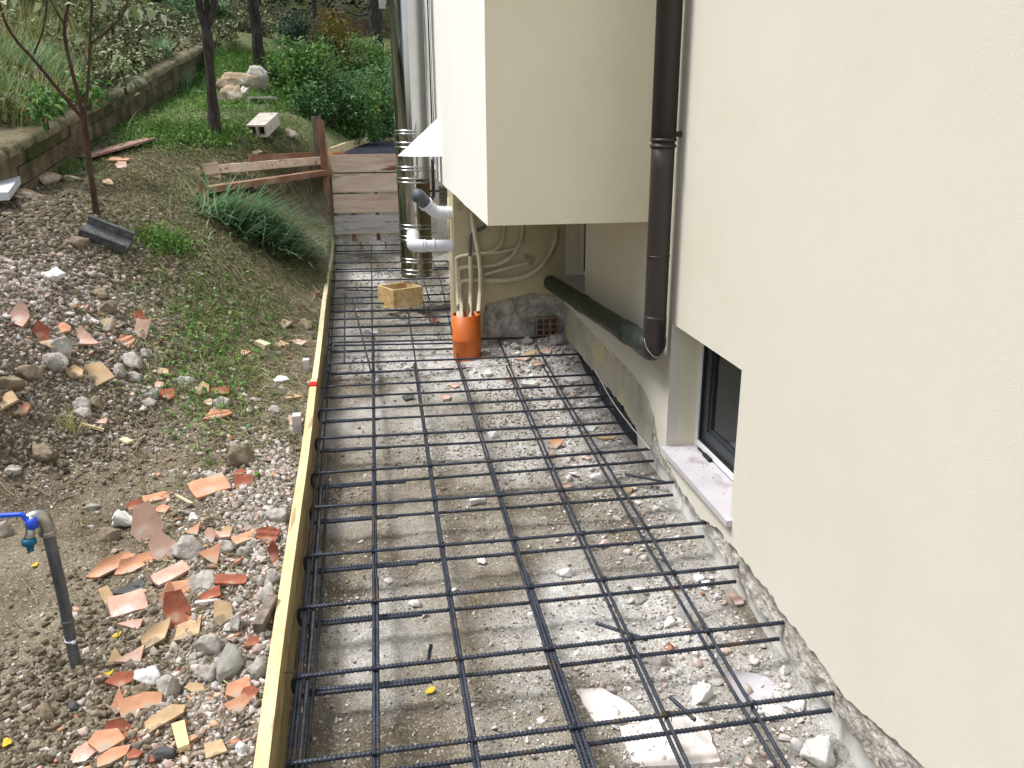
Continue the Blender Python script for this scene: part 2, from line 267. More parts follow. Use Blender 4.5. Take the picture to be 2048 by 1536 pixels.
# ------------------------------------------------------------------ terrain
def bx(y): return np.interp(y, [1.0, 1.6, 3.656, 8.79], [-.332, -.35, -.405, -.534]) + .018   # centre line of the long shuttering board
def bx2(y): return np.interp(y, [8.8, 12.3], [-.50, -.12])
ctl = []
for px, py, z in [(-500, 1500, .14), (-200, 1536, .12), (250, 1536, .10), (500, 1536, .13), (-300, 1200, .12), (0, 1200, .10), (150, 1330, .10), (300, 1200, .13), (540, 1200, .15),
                  (-300, 950, .25), (0, 950, .20), (300, 950, .15), (585, 950, .17), (-200, 780, .5), (60, 790, .42), (250, 740, .36), (400, 780, .24), (600, 760, .22),
                  (-200, 620, .85), (0, 600, .78), (150, 600, .66), (300, 600, .52), (450, 620, .42), (625, 600, .32)]:
    ctl.append(pz(px, py, z))
for px, py, Y in [(-100, 440, 5.6), (0, 470, 5.3), (193, 432, 6.0), (400, 430, 6.9), (560, 430, 7.6), (630, 440, 8.3), (0, 400, 6.5), (150, 322, 7.7), (250, 245, 9.3), (390, 160, 11.7), (430, 265, 8.5), (300, 290, 8.2),
                  (600, 300, 9.0), (480, 212, 9.8), (520, 138, 12), (560, 262, 9.0), (700, 290, 10.2), (640, 240, 10.8), (700, 230, 13), (765, 262, 13.6), (600, 75, 16), (430, 62, 16), (760, 92, 16), (640, 150, 13)]:
    ctl.append(pY(px, py, Y))
ctl = np.array(ctl)
ctl = np.vstack([ctl, [(-6, 2, .5), (-6, -3, .3), (-.5, -3, .1), (-6, 5, 1.2), (-.9, 12.2, 1.5), (1.5, 14, 1.9), (3, 16, 3)]])
def _tps(r2): return np.where(r2 > 0, .5*r2*np.log(np.maximum(r2, 1e-12)), 0)
n_ = len(ctl); A_ = _tps(((ctl[:, None, :2]-ctl[None, :, :2])**2).sum(-1)) + np.eye(n_)*.02
P_ = np.c_[np.ones(n_), ctl[:, :2]]; K_ = np.block([[A_, P_], [P_.T, np.zeros((3, 3))]])
W_ = np.linalg.solve(K_, np.r_[ctl[:, 2], 0, 0, 0])
def garden(x, y):
    x = np.asarray(x, float); y = np.asarray(y, float); z = W_[n_]+W_[n_+1]*x+W_[n_+2]*y
    for i in range(n_): z = z + W_[i]*_tps((x-ctl[i, 0])**2+(y-ctl[i, 1])**2)
    return z
RA = pY(0, 300, 6.5); RB = pY(385, 101, 11.7)               # retaining wall top, front edge
rdir = unit((RB-RA)[:2]); rnor = np.array([-rdir[1], rdir[0]]); rsl = (RB[2]-RA[2])/np.linalg.norm((RB-RA)[:2])
def rwall(x, y):                                            # (distance behind the wall face, top height there)
    dx = x-RA[0]; dy = y-RA[1]; t = dx*rdir[0]+dy*rdir[1]; d = dx*rnor[0]+dy*rnor[1]
    return d, RA[2]+rsl*np.clip(t, -6, 6.9), t
YR = 16.4
def smooth(a, b, x): t = np.clip((x-a)/(b-a), 0, 1); return t*t*(3-2*t)
def height(x, y):
    x = np.asarray(x, float); y = np.asarray(y, float)
    yy = np.clip(y, -3, 17); xx = np.clip(x, -7, 4)
    g = garden(xx, yy)
    g = g + .028*fbm(x*3, y*3, 3)*1.0 + .05*fbm(x*7+9, y*7, 3, 1)*smooth(9, 4, y) + .020*fbm(x*26, y*26, 3, 2) + .03*fbm(x*13, y*13+5, 3, 3)*smooth(9.5, 7, y)
    # clods and hollows in the heap on the left
    hp = np.exp(-(((x+2.2)/.9)**2+((y-4.3)/1.1)**2)); g = g + hp*(.10*fbm(x*5, y*5, 4, 3)+.05*fbm(x*16, y*16, 3, 1))
    p = barz(y) - .150 - .035*smooth(3.2, 2.2, y)*smooth(.6, 1.1, x) + .012*fbm(x*4, y*4, 3, 1) + .016*fbm(x*17+3, y*17, 3, 2)
    p = p + smooth(.82, 1.15, x)*.03*(1+1.5*fbm(x*8, y*6, 3)) + smooth(4.3, 5.3, y)*smooth(.42, .8, x)*.09
    p = p + .01*fbm(x*48, y*48, 2, 3) + .045*smooth(3.9, 4.9, y) + .055*np.exp(-(((x-.50)/.22)**2+((y-4.85)/.22)**2))
    up = 1.17 + .02*(y-9) + .02*fbm(x*8, y*8, 2)
    inpit = (x > bx(y)) & (y < 8.82); z = np.where(inpit, p, g)
    z = np.where((x > bx2(y)) & (y >= 8.82) & (y < 12.3), up, z)
    d, top, t = rwall(x, y)
    ter = top - .03 + .10*np.clip(d, 0, 1) + .34*np.clip(d-.3, 0, 9) + .12*fbm(x*1.5, y*1.5, 3)
    z = np.where((d > .12) & (t < 7.5), np.maximum(ter, z), z)
    ztop = 3.55
    z = np.where(y > YR+.25, np.maximum(z, ztop + .30*np.clip(y-YR-.25, 0, 30)), z)
    return z
def seg(a, b, s): return list(np.arange(a, b, s))
gx = np.array(seg(-30, -8, 1.5)+seg(-8, -4.2, .15)+seg(-4.2, -.8, .02)+seg(-.8, 1.30, .0105)+seg(1.30, 4, .2)+seg(4, 20, 2))
gy = np.array(seg(-12, 0, 1)+seg(0, 1.2, .1)+seg(1.2, 3.2, .0105)+seg(3.2, 5.5, .017)+seg(5.5, 8.8, .028)+[8.815, 8.825]+seg(8.85, 17, .06)+seg(17, 60, 1.5))
GX, GY = np.meshgrid(gx, gy); GZ = height(GX, GY)
def G(x, y):
    x = np.asarray(x, float); y = np.asarray(y, float)
    i = np.clip(np.searchsorted(gx, x)-1, 0, len(gx)-2); j = np.clip(np.searchsorted(gy, y)-1, 0, len(gy)-2)
    fx = np.clip((x-gx[i])/(gx[i+1]-gx[i]), 0, 1); fy = np.clip((y-gy[j])/(gy[j+1]-gy[j]), 0, 1)
    return (GZ[j, i]*(1-fx)+GZ[j, i+1]*fx)*(1-fy)+(GZ[j+1, i]*(1-fx)+GZ[j+1, i+1]*fx)*fy
def hit(px, py, tmin=1.4, tmax=30):
    d = ray(px, py); t = np.arange(tmin, tmax, .01); Q = CAM[None]+d[None]*t[:, None]; b = Q[:, 2] < G(Q[:, 0], Q[:, 1])
    k = int(np.argmax(b)) if b.any() else len(t)-1
    return Q[k]
def hits(PX, PY):
    """many pixels at once, coarse then fine"""
    D = np.stack([PX-1024, -(PY-768), np.full(len(PX), -F)], 1); D /= np.linalg.norm(D, axis=1)[:, None]; D = D @ RW.T
    t = np.full(len(PX), 1.4); done = np.zeros(len(PX), bool)
    for k in range(1500):
        st = .012*np.maximum(1, t/4); Q = CAM+D*t[:, None]; b = Q[:, 2] < G(Q[:, 0], Q[:, 1]); done |= b
        t = np.where(done, t, t+st)
        if done.all(): break
    Q = CAM+D*t[:, None]; return Q[done & (t < 28)]
def proj(P):
    q = (np.asarray(P)-CAM) @ RW; return 1024+F*q[..., 0]/-q[..., 2], 768-F*q[..., 1]/-q[..., 2]
nx, ny = len(gx), len(gy)
idx = np.arange(nx*ny).reshape(ny, nx)
Fq = np.stack([idx[:-1, :-1], idx[:-1, 1:], idx[1:, 1:], idx[1:, :-1]], -1).reshape(-1, 4)
# masks of soil kind
pit = ((GX > bx(GY)) & (GY < 8.82) | ((GX > bx2(GY)) & (GY >= 8.82) & (GY < 12.3))).astype(float)
dust = pit*np.clip(smooth(.3, 1.1, GX)*.62+3.4*fbm(GX*2.4, GY*1.7, 4, 2)-.04+.22*smooth(3.0, 4.2, GY)+.7*np.exp(-(((GX-.62)/.25)**2+((GY-2.4)/.6)**2))+.25*smooth(2.8, 4.0, GY), 0, 1)
green = (1-pit)*smooth(8.3, 9.3, GY)*np.clip(.75+2*fbm(GX*2, GY*2, 4, 1), 0, 1)
green = np.maximum(green, (1-pit)*smooth(4.5, 6, GY)*np.clip(.1+2.2*fbm(GX*3, GY*3, 4, 3), 0, .7))
hpc = hpix = None
_h = pz(70, 560, .72); dust = np.maximum(dust, (1-pit)*.6*np.exp(-(((GX-_h[0])/.6)**2+((GY-_h[1])/.55)**2))*np.clip(.8+2*fbm(GX*4, GY*4, 3), 0, 1))
dd, _, tt = rwall(GX, GY); green = np.where(dd > .1, .35, green)
rub = (1-pit)*np.clip(smooth(-1.1, -.5, GX)*smooth(3.6, 2.6, GY)+np.exp(-(((GX+2.0)/.8)**2+((GY-4.2)/.9)**2)), 0, 1)
ground = None
def soil_mat():
    m = bpy.data.materials.new('site_soil'); m.use_nodes = True; t = m.node_tree; N = t.nodes; L = t.links; b = N['Principled BSDF']
    b.inputs['Roughness'].default_value = .97; b.inputs['Specular IOR Level'].default_value = .12
    tc = N.new('ShaderNodeTexCoord')
    def noise(sc, det=8, ro=.65):
        n = N.new('ShaderNodeTexNoise'); n.inputs['Scale'].default_value = sc; n.inputs['Detail'].default_value = det; n.inputs['Roughness'].default_value = ro; L.new(tc.outputs['Object'], n.inputs['Vector']); return n.outputs['Fac']
    def ramp(src, st):
        r = N.new('ShaderNodeValToRGB'); e = r.color_ramp.elements
        while len(e) < len(st): e.new(.5)
        for i, (p, c) in enumerate(st): e[i].position = p; e[i].color = (*c, 1)
        L.new(src, r.inputs[0]); return r.outputs[0]
    def mix(f, a, c):
        x = N.new('ShaderNodeMix'); x.data_type = 'RGBA'; L.new(f, x.inputs[0]) if not isinstance(f, float) else None
        L.new(a, x.inputs[6]); L.new(c, x.inputs[7]); return x.outputs[2]
    def attr(n): a = N.new('ShaderNodeAttribute'); a.attribute_name = n; return a.outputs['Fac']
    n1 = noise(3); n2 = noise(22); n3 = noise(140, 4)
    g = ramp(n1, [(.32, s2l(106, 95, 78)), (.5, s2l(132, 121, 102)), (.68, s2l(158, 148, 130))])
    p = ramp(n1, [(.30, s2l(98, 89, 74)), (.46, s2l(134, 126, 111)), (.58, s2l(160, 153, 141)), (.72, s2l(180, 174, 164))])
    du = ramp(n2, [(.32, s2l(176, 172, 165)), (.52, s2l(210, 208, 204)), (.7, s2l(232, 231, 230))])
    gr = ramp(n2, [(.35, s2l(72, 90, 46)), (.55, s2l(98, 114, 62)), (.72, s2l(134, 126, 90))])
    c = mix(attr('pit'), g, p); c = mix(attr('dust'), c, du); c = mix(attr('green'), c, gr)
    # grains: fine light and dark specks
    v = N.new('ShaderNodeTexVoronoi'); v.inputs['Scale'].default_value = 150; L.new(tc.outputs['Object'], v.inputs['Vector'])
    sp = N.new('ShaderNodeSeparateColor'); L.new(v.outputs['Color'], sp.inputs[0])
    lt = N.new('ShaderNodeMapRange'); lt.inputs[1].default_value = .84; lt.inputs[2].default_value = .97; lt.inputs[4].default_value = .5; L.new(sp.outputs[0], lt.inputs[0])
    lc = N.new('ShaderNodeRGB'); lc.outputs[0].default_value = (*s2l(206, 196, 178), 1); c = mix(lt.outputs[0], c, lc.outputs[0])
    hv = N.new('ShaderNodeHueSaturation'); mr = N.new('ShaderNodeMapRange'); mr.inputs[1].default_value = .3; mr.inputs[2].default_value = .7; mr.inputs[3].default_value = .55; mr.inputs[4].default_value = 1.42
    L.new(n3, mr.inputs[0]); L.new(mr.outputs[0], hv.inputs['Value']); L.new(c, hv.inputs['Color']); L.new(hv.outputs[0], b.inputs['Base Color'])
    ad = N.new('ShaderNodeMath'); ad.operation = 'ADD'; L.new(n3, ad.inputs[0]); L.new(noise(45, 6), ad.inputs[1])
    bp = N.new('ShaderNodeBump'); bp.inputs['Strength'].default_value = .9; bp.inputs['Distance'].default_value = .012; L.new(ad.outputs[0], bp.inputs['Height']); L.new(bp.outputs[0], b.inputs['Normal'])
    return m
M['soil'] = soil_mat()
ground = mkobj('ground', np.stack([GX, GY, GZ], -1).reshape(-1, 3), Fq, M['soil'], smooth=True, origin=(0, 0, 0)); ground['kind'] = 'structure'
for nm, arr in (('pit', pit), ('dust', dust), ('green', green)):
    a = ground.data.attributes.new(nm, 'FLOAT', 'POINT'); a.data.foreach_set('value', arr.ravel().astype(np.float32))

# ------------------------------------------------------------------ house
XW = 1.12; YB = 3.40; XB = .425; ZB = 1.155; YP = 5.15
house = empty('house', (XW, 3.4, 0), 'cream rendered house with overhanging box and broken plaster at its foot', 'house')
EA = np.array([(-4, .2), (1.43, .18), (1.65, .125), (1.8, .14), (2.11, .161), (2.49, .172), (2.72, .13), (2.95, .17), (3.158, .217), (3.21, .29), (3.26, .346), (3.4, .40), (3.509, .424), (4.088, .44), (4.5, .45), (5.3, .456)])
def edgeA(y): return np.interp(y, EA[:, 0], EA[:, 1]) + .030*fbm(y*9, y*0+1.3, 4)+.018*fbm(y*40, y*0+4, 2, 1)
def edgeB(y): return np.minimum(edgeA(y)-.01, np.interp(y, [0, 1.5, 2.4, 3.0, 3.3, 3.7, 5.3], [.06, .02, .055, .12, .13, .20, .23]) + .035*fbm(y*6+5, y*0, 4)+.02*fbm(y*30, y*0+2, 2, 1))
def sheet2(name, X, segs, m, parent, thick=.03, rough=0, rowstep=.03):
    V = []; Q = []
    for (ya, yb, lo, hi) in segs:
        y0 = np.append(np.arange(ya, yb-.004, .012), yb); n = len(y0)
        l = lo(y0) if callable(lo) else np.full(n, float(lo)); h = hi(y0) if callable(hi) else np.full(n, float(hi))
        nr = max(2, min(14, int((h-l).max()/rowstep))) if rough else 2
        b = len(V)
        for r in range(nr+1):
            z = l+(h-l)*r/nr; xo = X + (rough*fbm(y0*18, z*18+3, 4, 2) if rough else 0*z)
            V.extend(np.stack([xo, y0, z], 1).tolist())
        for r in range(nr):
            for k in range(n-1): a = b+r*n+k; Q.append((a, a+n, a+n+1, a+1))
        for zz, rr in ((l, 0), (h, nr)):
            c = len(V); V.extend(np.stack([np.full(n, X+thick), y0, zz], 1).tolist())
            for k in range(n-1): Q.append((b+rr*n+k, b+rr*n+k+1, c+k+1, c+k))
        for kk in (0, n-1):
            c = len(V); V.extend([(X+thick, y0[kk], l[kk]), (X+thick, y0[kk], h[kk])]); Q.append((b+kk, c, c+1, b+nr*n+kk))
    return mkobj(name, V, Q, m, parent)
W1 = (2.42, 3.09, .262, .788); W2 = (4.56, 5.15, .625, 1.10)
sheet2('wall', XW, [(-4, W1[0], edgeA, 4.2), (W1[0], W1[1], edgeA, W1[2]-.022), (W1[0], W1[1], W1[3], 4.2), (W1[1], YB+.05, edgeA, 4.2),
                    (YB+.05, W2[0], edgeA, ZB+.03), (W2[0], W2[1], edgeA, W2[2]-.022), (W2[0], W2[1], W2[3], ZB+.03), (W2[1], YP+.02, edgeA, ZB+.03)], M['plaster'], house, thick=.045)
sheet2('broken_base_coat', XW+.016, [(-4, 3.3, edgeB, lambda y: edgeA(y)+.02)], M['mortar'], house, thick=.05, rough=.030, rowstep=.012)
sheet2('base_coat', XW+.013, [(3.3, YP+.02, edgeB, lambda y: edgeA(y)+.02)], M['scratch'], house, thick=.05, rough=.008)
sheet2('footing', XW+.05, [(-4, 4.1, -.25, lambda y: edgeB(y)+.05)], M['concrete'], house, thick=.3)
sheet2('membrane', XW+.036, [(3.42, YP+.1, -.2, lambda y: -.2+(edgeB(y)+.24)*np.clip(smooth(3.42, 3.95, y+.5*fbm(y*6, y*0+3, 3, 2)), .05, 1))], M['membrane'], house, thick=.3, rough=.006)
# inner walls and lintels of the openings
def plbox(name, lo, hi, m): return MB().box(lo, hi).build(name, m, house)
for (a, b, z0, z1) in (W1, W2):
    plbox('reveal', (XW+.0451, b, z0-.1), (XW+.34, b+.12, z1+.1), M['plaster_box'])
    plbox('reveal', (XW+.0451, a-.12, z0-.1), (XW+.34, a, z1+.1), M['plaster'])
    plbox('lintel', (XW+.0451, a+.001, z1), (XW+.34, b-.001, z1+.12), M['plaster'])
def window(W, xf, latch):
    a, b, z0, z1 = W
    f = MB()
    f.box((xf, a, z0), (xf+.035, a+.022, z1)); f.box((xf, b-.022, z0), (xf+.035, b, z1)); f.box((xf, a+.022, z0+.008), (xf+.035, b-.022, z0+.030)); f.box((xf, a+.022, z1-.02), (xf+.035, b-.022, z1))
    wo = f.build('window', M['frame_w'], house)
    wc = np.array(house.location)
    def sub(name, mb, m):
        o = mkobj(name, np.array(mb.v), mb.f, m, wo, origin=wc); return o
    g = MB().box((xf+.004, a+.022, z0+.001), (xf+.03, b-.022, z0+.0078)).box((xf+.006, a+.022, z0+.031), (xf+.034, a+.034, z1-.02)).box((xf+.006, b-.034, z0+.031), (xf+.034, b-.022, z1-.02)).box((xf+.006, a+.034, z0+.031), (xf+.034, b-.034, z0+.0395))
    sub('gasket', g, M['black'])
    s = MB()
    for (ya, yb, za, zb) in ((a+.034, a+.085, z0+.04, z1-.02), (b-.085, b-.034, z0+.04, z1-.02), (a+.085, b-.085, z0+.04, z0+.085), (a+.085, b-.085, z1-.07, z1-.02)):
        s.box((xf+.016, ya, za), (xf+.045, yb, zb))
    for (ya, yb, za, zb) in ((a+.085, a+.10, z0+.085, z1-.07), (b-.10, b-.085, z0+.085, z1-.07), (a+.10, b-.10, z0+.085, z0+.10)):
        s.box((xf+.024, ya, za), (xf+.045, yb, zb))
    sub('sash', s, M['frame_d'])
    sub('pane', MB().box((xf+.032, a+.09, z0+.09), (xf+.038, b-.09, z1-.07)), M['glass'])
    sub('sill', MB().box((XW-.022, a-.02, z0-.022), (XW+.0, b+.0, z0)).box((XW, a+.001, z0-.022), (xf+.08, b-.001, z0+.0005)), M['sill'])
    if latch:
        l = MB().box((xf-.016, b-.20, z0+.004), (xf-.001, b-.13, z0+.014)).box((xf-.010, b-.13, z0+.005), (xf-.001, b-.06, z0+.009)); sub('latch', l, M['black'])
window(W1, XW+.125, True)
_n = 60; _P = np.c_[XW+rng.random(_n)**.6*.12, 2.5+rng.random(_n)**.6*.57, np.full(_n, W1[2]+.0008)]
sill_crumbs = _P; window(W2, XW+.125, False)
# overhanging box, rear wing, pillar
def wobbly_box(name, lo, hi, m, n=24, amp=.004):
    V = []; Q = []
    lo = np.array(lo); hi = np.array(hi)
    for ax in range(3):
        u, v = [a for a in range(3) if a != ax]
        nu = max(2, int((hi[u]-lo[u])/.08)); nv = max(2, int((hi[v]-lo[v])/.08))
        for sgn in (0, 1):
            b = len(V)
            for j in range(nv+1):
                for i in range(nu+1):
                    p = np.zeros(3); p[ax] = (lo, hi)[sgn][ax]; p[u] = lo[u]+(hi[u]-lo[u])*i/nu; p[v] = lo[v]+(hi[v]-lo[v])*j/nv
                    q = p.copy()
                    for k in range(3): q[k] += amp*2*float(fbm(np.array(p[(k+1) % 3]*2.3+k*5), np.array(p[(k+2) % 3]*2.3+p[k]*1.7), 2, k))
                    V.append(q)
            for j in range(nv):
                for i in range(nu):
                    a = b+j*(nu+1)+i; f = (a, a+1, a+nu+2, a+nu+1)
                    Q.append(f if (sgn == 1) == ((ax != 1)) else f[::-1])
    return mkobj(name, V, Q, m, house, smooth=False)
ovh = wobbly_box('overhang', (XB, YB, ZB), (1.8, 6.62, 4.2), M['plaster_box']); ovh.data.materials.append(M['plaster_white_and_lit'])
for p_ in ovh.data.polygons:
    if abs(p_.normal.x) > .9 and p_.center.x+house.location.x < XB+.05: p_.material_index = 1  # left face whitened: its stronger daylight is put into the colour
wobbly_box('rear_wing', (.47, 6.95, 1.18), (1.8, 8.1, 4.2), M['plaster_white_and_lit'])
plbox('inner_wall', (1.135, 5.55, -.1), (1.5, 8.78, 1.18), M['plaster_old_shaded'])
plbox('ceiling', (.60, 6.63, 1.16), (1.79, 8.05, 1.30), M['plaster_old_shaded'])
# pillar with smooth upper render and a rough broken lower right part
def pillar():
    V = []; Q = []
    xs = np.linspace(XB+.005, 1.135, 70); zs = np.linspace(.0, ZB+.004, 110)
    b = 0
    X_, Z_ = np.meshgrid(xs, zs)
    lim = np.interp(X_, [.42, .60, .62, .9, 1.2], [.28, .30, .47, .515, .50]) + .03*fbm(X_*9, X_*0, 3)
    low = smooth(.0, -.02, (Z_-lim))
    Y_ = YP + .003*fbm(X_*5, Z_*5, 2) + low*(.03+.045*fbm(X_*9, Z_*9, 4, 1))
    V = np.stack([X_, Y_, Z_], -1).reshape(-1, 3).tolist(); n = len(xs)
    hi = []; lo = []
    for j in range(len(zs)-1):
        for i in range(n-1):
            f = (j*n+i, j*n+i+1, (j+1)*n+i+1, (j+1)*n+i); (lo if low[j, i]+low[j+1, i+1] > .9 else hi).append(f)
    c = len(V)
    # side face
    for z in zs: V.append((XB+.005, YP+.42, z))
    for j in range(len(zs)-1): hi.append((j*n, (j+1)*n, c+j+1, c+j))
    c2 = len(V); V += [(1.135, YP+.42, 0), (1.135, YP+.42, ZB+.004)]; hi.append((c, c+len(zs)-1, c2+1, c2))
    o = mkobj('pillar', V, hi, M['plaster_old_shaded'], house)
    mkobj('broken_mortar', V, lo, M['mortar'], o, smooth=True, origin=house.location)
    return o
pil = pillar()
# hollow brick showing in the broken foot
c = pY(1093, 652, YP+.0)
hb = MB(); w_, h_ = .145, .125; x0, z0 = c[0]-w_/2, c[2]-h_/2
for k in range(4): hb.box((x0+k*(w_-.012)/3, YP-.02, z0), (x0+k*(w_-.012)/3+.012, YP+.12, z0+h_))
for j in range(4):
    for k in range(3): hb.box((x0+k*(w_-.012)/3+.0121, YP-.018, z0+j*(h_-.010)/3), (x0+(k+1)*(w_-.012)/3-.0001, YP+.118, z0+j*(h_-.010)/3+.010))
hbo = mkobj('hollow_brick', np.array(hb.v), hb.f, M['brick_dull'], house); tag(hbo, 'hollow clay brick showing its square holes in the broken wall foot')
mkobj('brick_hole_shade', np.array(MB().box((x0, YP+.09, z0), (x0+w_, YP+.10, z0+h_)).v), MB().box((0, 0, 0), (1, 1, 1)).f, M['black'], hbo, origin=house.location)  # black sheet painting in the shade inside the brick holes
# white shutter at the top left of the house
sh = MB(); c = pY(768, 10, 9.0)
for k in range(9): sh.box((c[0]-.05, 8.0, c[2]-.04+k*.06), (c[0]+.0, 8.45, c[2]-.005+k*.06))
sh.box((c[0]-.055, 7.96, c[2]-.09), (c[0]+.005, 7.999, c[2]+.6)).box((c[0]-.055, 8.451, c[2]-.09), (c[0]+.005, 8.49, c[2]+.6)).box((c[0]-.055, 8.0, c[2]-.10), (c[0]+.005, 8.45, c[2]-.042))
shutter = sh.build('shutter', M['whitepipe'], None); tag(shutter, 'open white slatted shutter high beside the steel flue', 'shutter')
# cables down the gap
for k, (px, dx, r) in enumerate(((861, 0, .008), (856, -.01, .005))):
    p = pY(px, 0, 6.75); o = MB().tube([(p[0], 6.78, 1.25), (p[0]-.003, 6.78, 4.0)], r, 8).build('cable', M['black'] if k else M['greypipe'], None, True)
    tag(o, ('grey cable running down the gap beside the white box edge' if not k else 'thin black cable running down beside the grey one'), 'cable')
p = pY(865, 325, 6.5); o = MB().tube([(p[0], 6.5, 1.02), (p[0], 6.5, 1.30)], .012, 8).build('thin_pipe', M['greypipe'], None, True); tag(o, 'thin grey pipe stub just below the cream sheet hood', 'pipe')

# ------------------------------------------------------------------ pipes
def joint(mb, P, r, h=.012, n=28): mb.tube([np.array(P)+(0, 0, a) for a in (-h, -h*.5, 0, h*.5, h)], [r*.97, r*1.06, r*1.08, r*1.06, r*.97], n)
ct = pX(1343, 0, 1.06); cb = pX(1313, 690, 1.05)
xd, yd = 1.052, 3.10
dp = empty('downpipe', (xd, yd, .66), 'dark brown rainwater downpipe running down the corner of the cream wall', 'drainpipe')
MB().tube([(xd, yd, 1.49), (xd, yd, 4.2)], .047, 32).build('upper_section', M['brownpipe'], dp, True)
zt = 1.49
MB().tube(resample([(xd, yd, .715), (xd, yd, 1.495)], .1), .044, 32).build('lower_section', M['brownpipe'], dp, True)
j = MB(); [j.tube([(xd, yd, zt+a-.006), (xd, yd, zt+a), (xd, yd, zt+a+.006)], [.047, .051, .047], 32) for a in (-.022, 0)]; j.build('joint_ring', M['brownpipe'], dp, True)
MB().box((xd+.04, yd-.012, zt+.01), (XW-.001, yd+.012, zt+.03)).build('bracket', M['brownpipe'], dp)
MB().tube(resample([(xd, yd, 1.055), (xd, yd, 1.06)], .01), .0465, 32).build('seam', M['brownpipe'], dp, True)
# rounded shoe of the downpipe
s = smoothpath([(xd, yd, .82), (xd, yd, .73), (xd, yd-.004, .690), (xd, yd+.02, .672), (xd, yd+.07, .670), (xd, yd+.14, .668)], .008, 3)
MB().tube(s, .0455, 32).build('shoe', M['brownpipe'], dp, True)
rim = smoothpath([(xd-.046, yd-.01, .73), (xd-.040, yd-.03, .69), (xd, yd-.05, .648), (xd+.040, yd-.03, .69), (xd+.046, yd-.01, .73)], .008, 2)
MB().tube(rim, .0016, 6).build('sealant_bead', M['rock'], dp, True)
g0 = np.array([1.035, 5.12, .585]); g1 = np.array([1.052, 3.12, .680])
gp = empty('drain_pipe', g1, 'mottled dark green drain pipe sloping along the wall foot under the overhang', 'drainpipe')
MB().tube(resample([g0, g1], .1), .046, 32).build('tube', M['greenpipe'], gp, True)
for t in (.42, .83): q = g0*(1-t)+g1*t; u = unit(g1-g0); MB().tube([q-u*.05, q-u*.045, q+u*.045, q+u*.05], [.046, .0505, .0505, .046], 32).build('socket', M['greenpipe'], gp, True)
# flue
fx, fy, fr = .243, 6.42, .122
fl = empty('flue', (fx, fy, .43), 'mirror polished stainless steel flue hanging down beside the house', 'flue')
z0 = .435
MB().tube(resample([(fx+.002, fy, z0), (fx, fy, 4.4)], .5), fr, 56, cap=False).build('tube', M['inox'], fl, True)
MB().tube([(fx, fy, z0+.01), (fx, fy, z0+.02)], fr*.98, 40).build('end_cap', M['galv'], fl, True)
rings = []
for py in (262, 268, 286, 295, 335, 341, 358, 366, 452, 459, 474, 482, 520, 526, 542, 550):
    z = pY(830, py, fy-fr)[2]; rings.append(z)
    MB().tube([(fx, fy, z-.009), (fx, fy, z-.004), (fx, fy, z), (fx, fy, z+.004), (fx, fy, z+.009)], [fr*.99, fr*1.035, fr*1.05, fr*1.035, fr*.99], 56, cap=False).build('joint_ring', M['inox'], fl, True)
MB().box((fx+.05, fy+.05, 1.06), (XB+.02, fy+.09, 1.075)).box((fx+.10, fy-.02, 1.0), (fx+.15, fy+.02, 1.03)).build('bracket', M['galv'], fl)
# sheet hood in front of the flue
a = pY(869, 235, 6.1); b = pY(871, 311, 6.1); c = pY(795, 311, 6.1); d = pY(836, 270, 5.95); e = pY(826, 311, 5.95)
V = [(XB, 6.22, a[2]), (XB, 6.22, b[2]), (c[0], 6.22, c[2]), (XB, 5.90, a[2]-.005), (XB, 5.90, b[2]), (e[0], 5.93, e[2]), (d[0], 5.93, d[2]-.0)]
V = [(XB-.001, 6.10, a[2]), (XB-.001, 5.90, b[2]), (c[0]+.09, 5.93, b[2]), (c[0], 6.10, b[2]), (XB-.001, 6.10, b[2])]
hd = mkobj('sheet_hood', V, [(0, 1, 2), (0, 2, 3), (1, 4, 3, 2), (0, 3, 4), (0, 4, 1)], M['hood'], None); tag(hd, 'folded cream sheet metal hood in front of the steel flue', 'hood')
# pipes leaving the pillar
def pt(px, py, Y): return pY(px, py, Y)
wp = empty('waste_pipe', pt(905, 425, 5.25), 'pale grey waste pipe with a dark grey elbow pointing up and left', 'pipe')
q0 = pt(912, 425, 5.25); q1 = pt(880, 426, 5.25); q2 = pt(868, 422, 5.25); q3 = pt(852, 408, 5.24); q4 = pt(838, 392, 5.2)
MB().tube(smoothpath([q0, q1, q2, q3*.6+q2*.4, q3], .008, 3), .038, 24).build('tube', M['whitepipe'], wp, True)
cc = MB()
for t in (0, .02, .045): cc.tube([q1+(t-.004, 0, 0), q1+(t, 0, 0), q1+(t+.004, 0, 0)], [.038, .042, .038], 24)
u = unit(q4-q3); cc.tube([q3-u*.016, q3-u*.010, q3+u*.010, q3+u*.014], [.039, .046, .046, .040], 24); cc.build('collar', M['whitepipe'], wp, True)
MB().tube(smoothpath([q3+u*.01, q3*.5+q4*.5, q4, q4+(-.012, -.03, .005)], .008, 3), [.041]*1 if False else .041, 24).build('elbow', M['greypipe'], wp, True)
wq = empty('drain_spout', pt(905, 491, 5.25), 'white plastic pipe ending in a downturned elbow under the grey one', 'pipe')
r0 = pt(912, 491, 5.25); r1 = pt(850, 492, 5.25); r2 = pt(832, 491, 5.27); r3 = pt(827, 487, 5.33)
MB().tube(smoothpath([r0, r1, r2], .01, 2), .037, 24).build('tube', M['whitepipe'], wq, True)
MB().tube(smoothpath([r1, r2+(-.012, 0, 0), r2+(-.02, .03, .004), r3+(0, .04, .06)], .008, 3), .040, 24).build('elbow', M['whitepipe'], wq, True)
cc = MB()
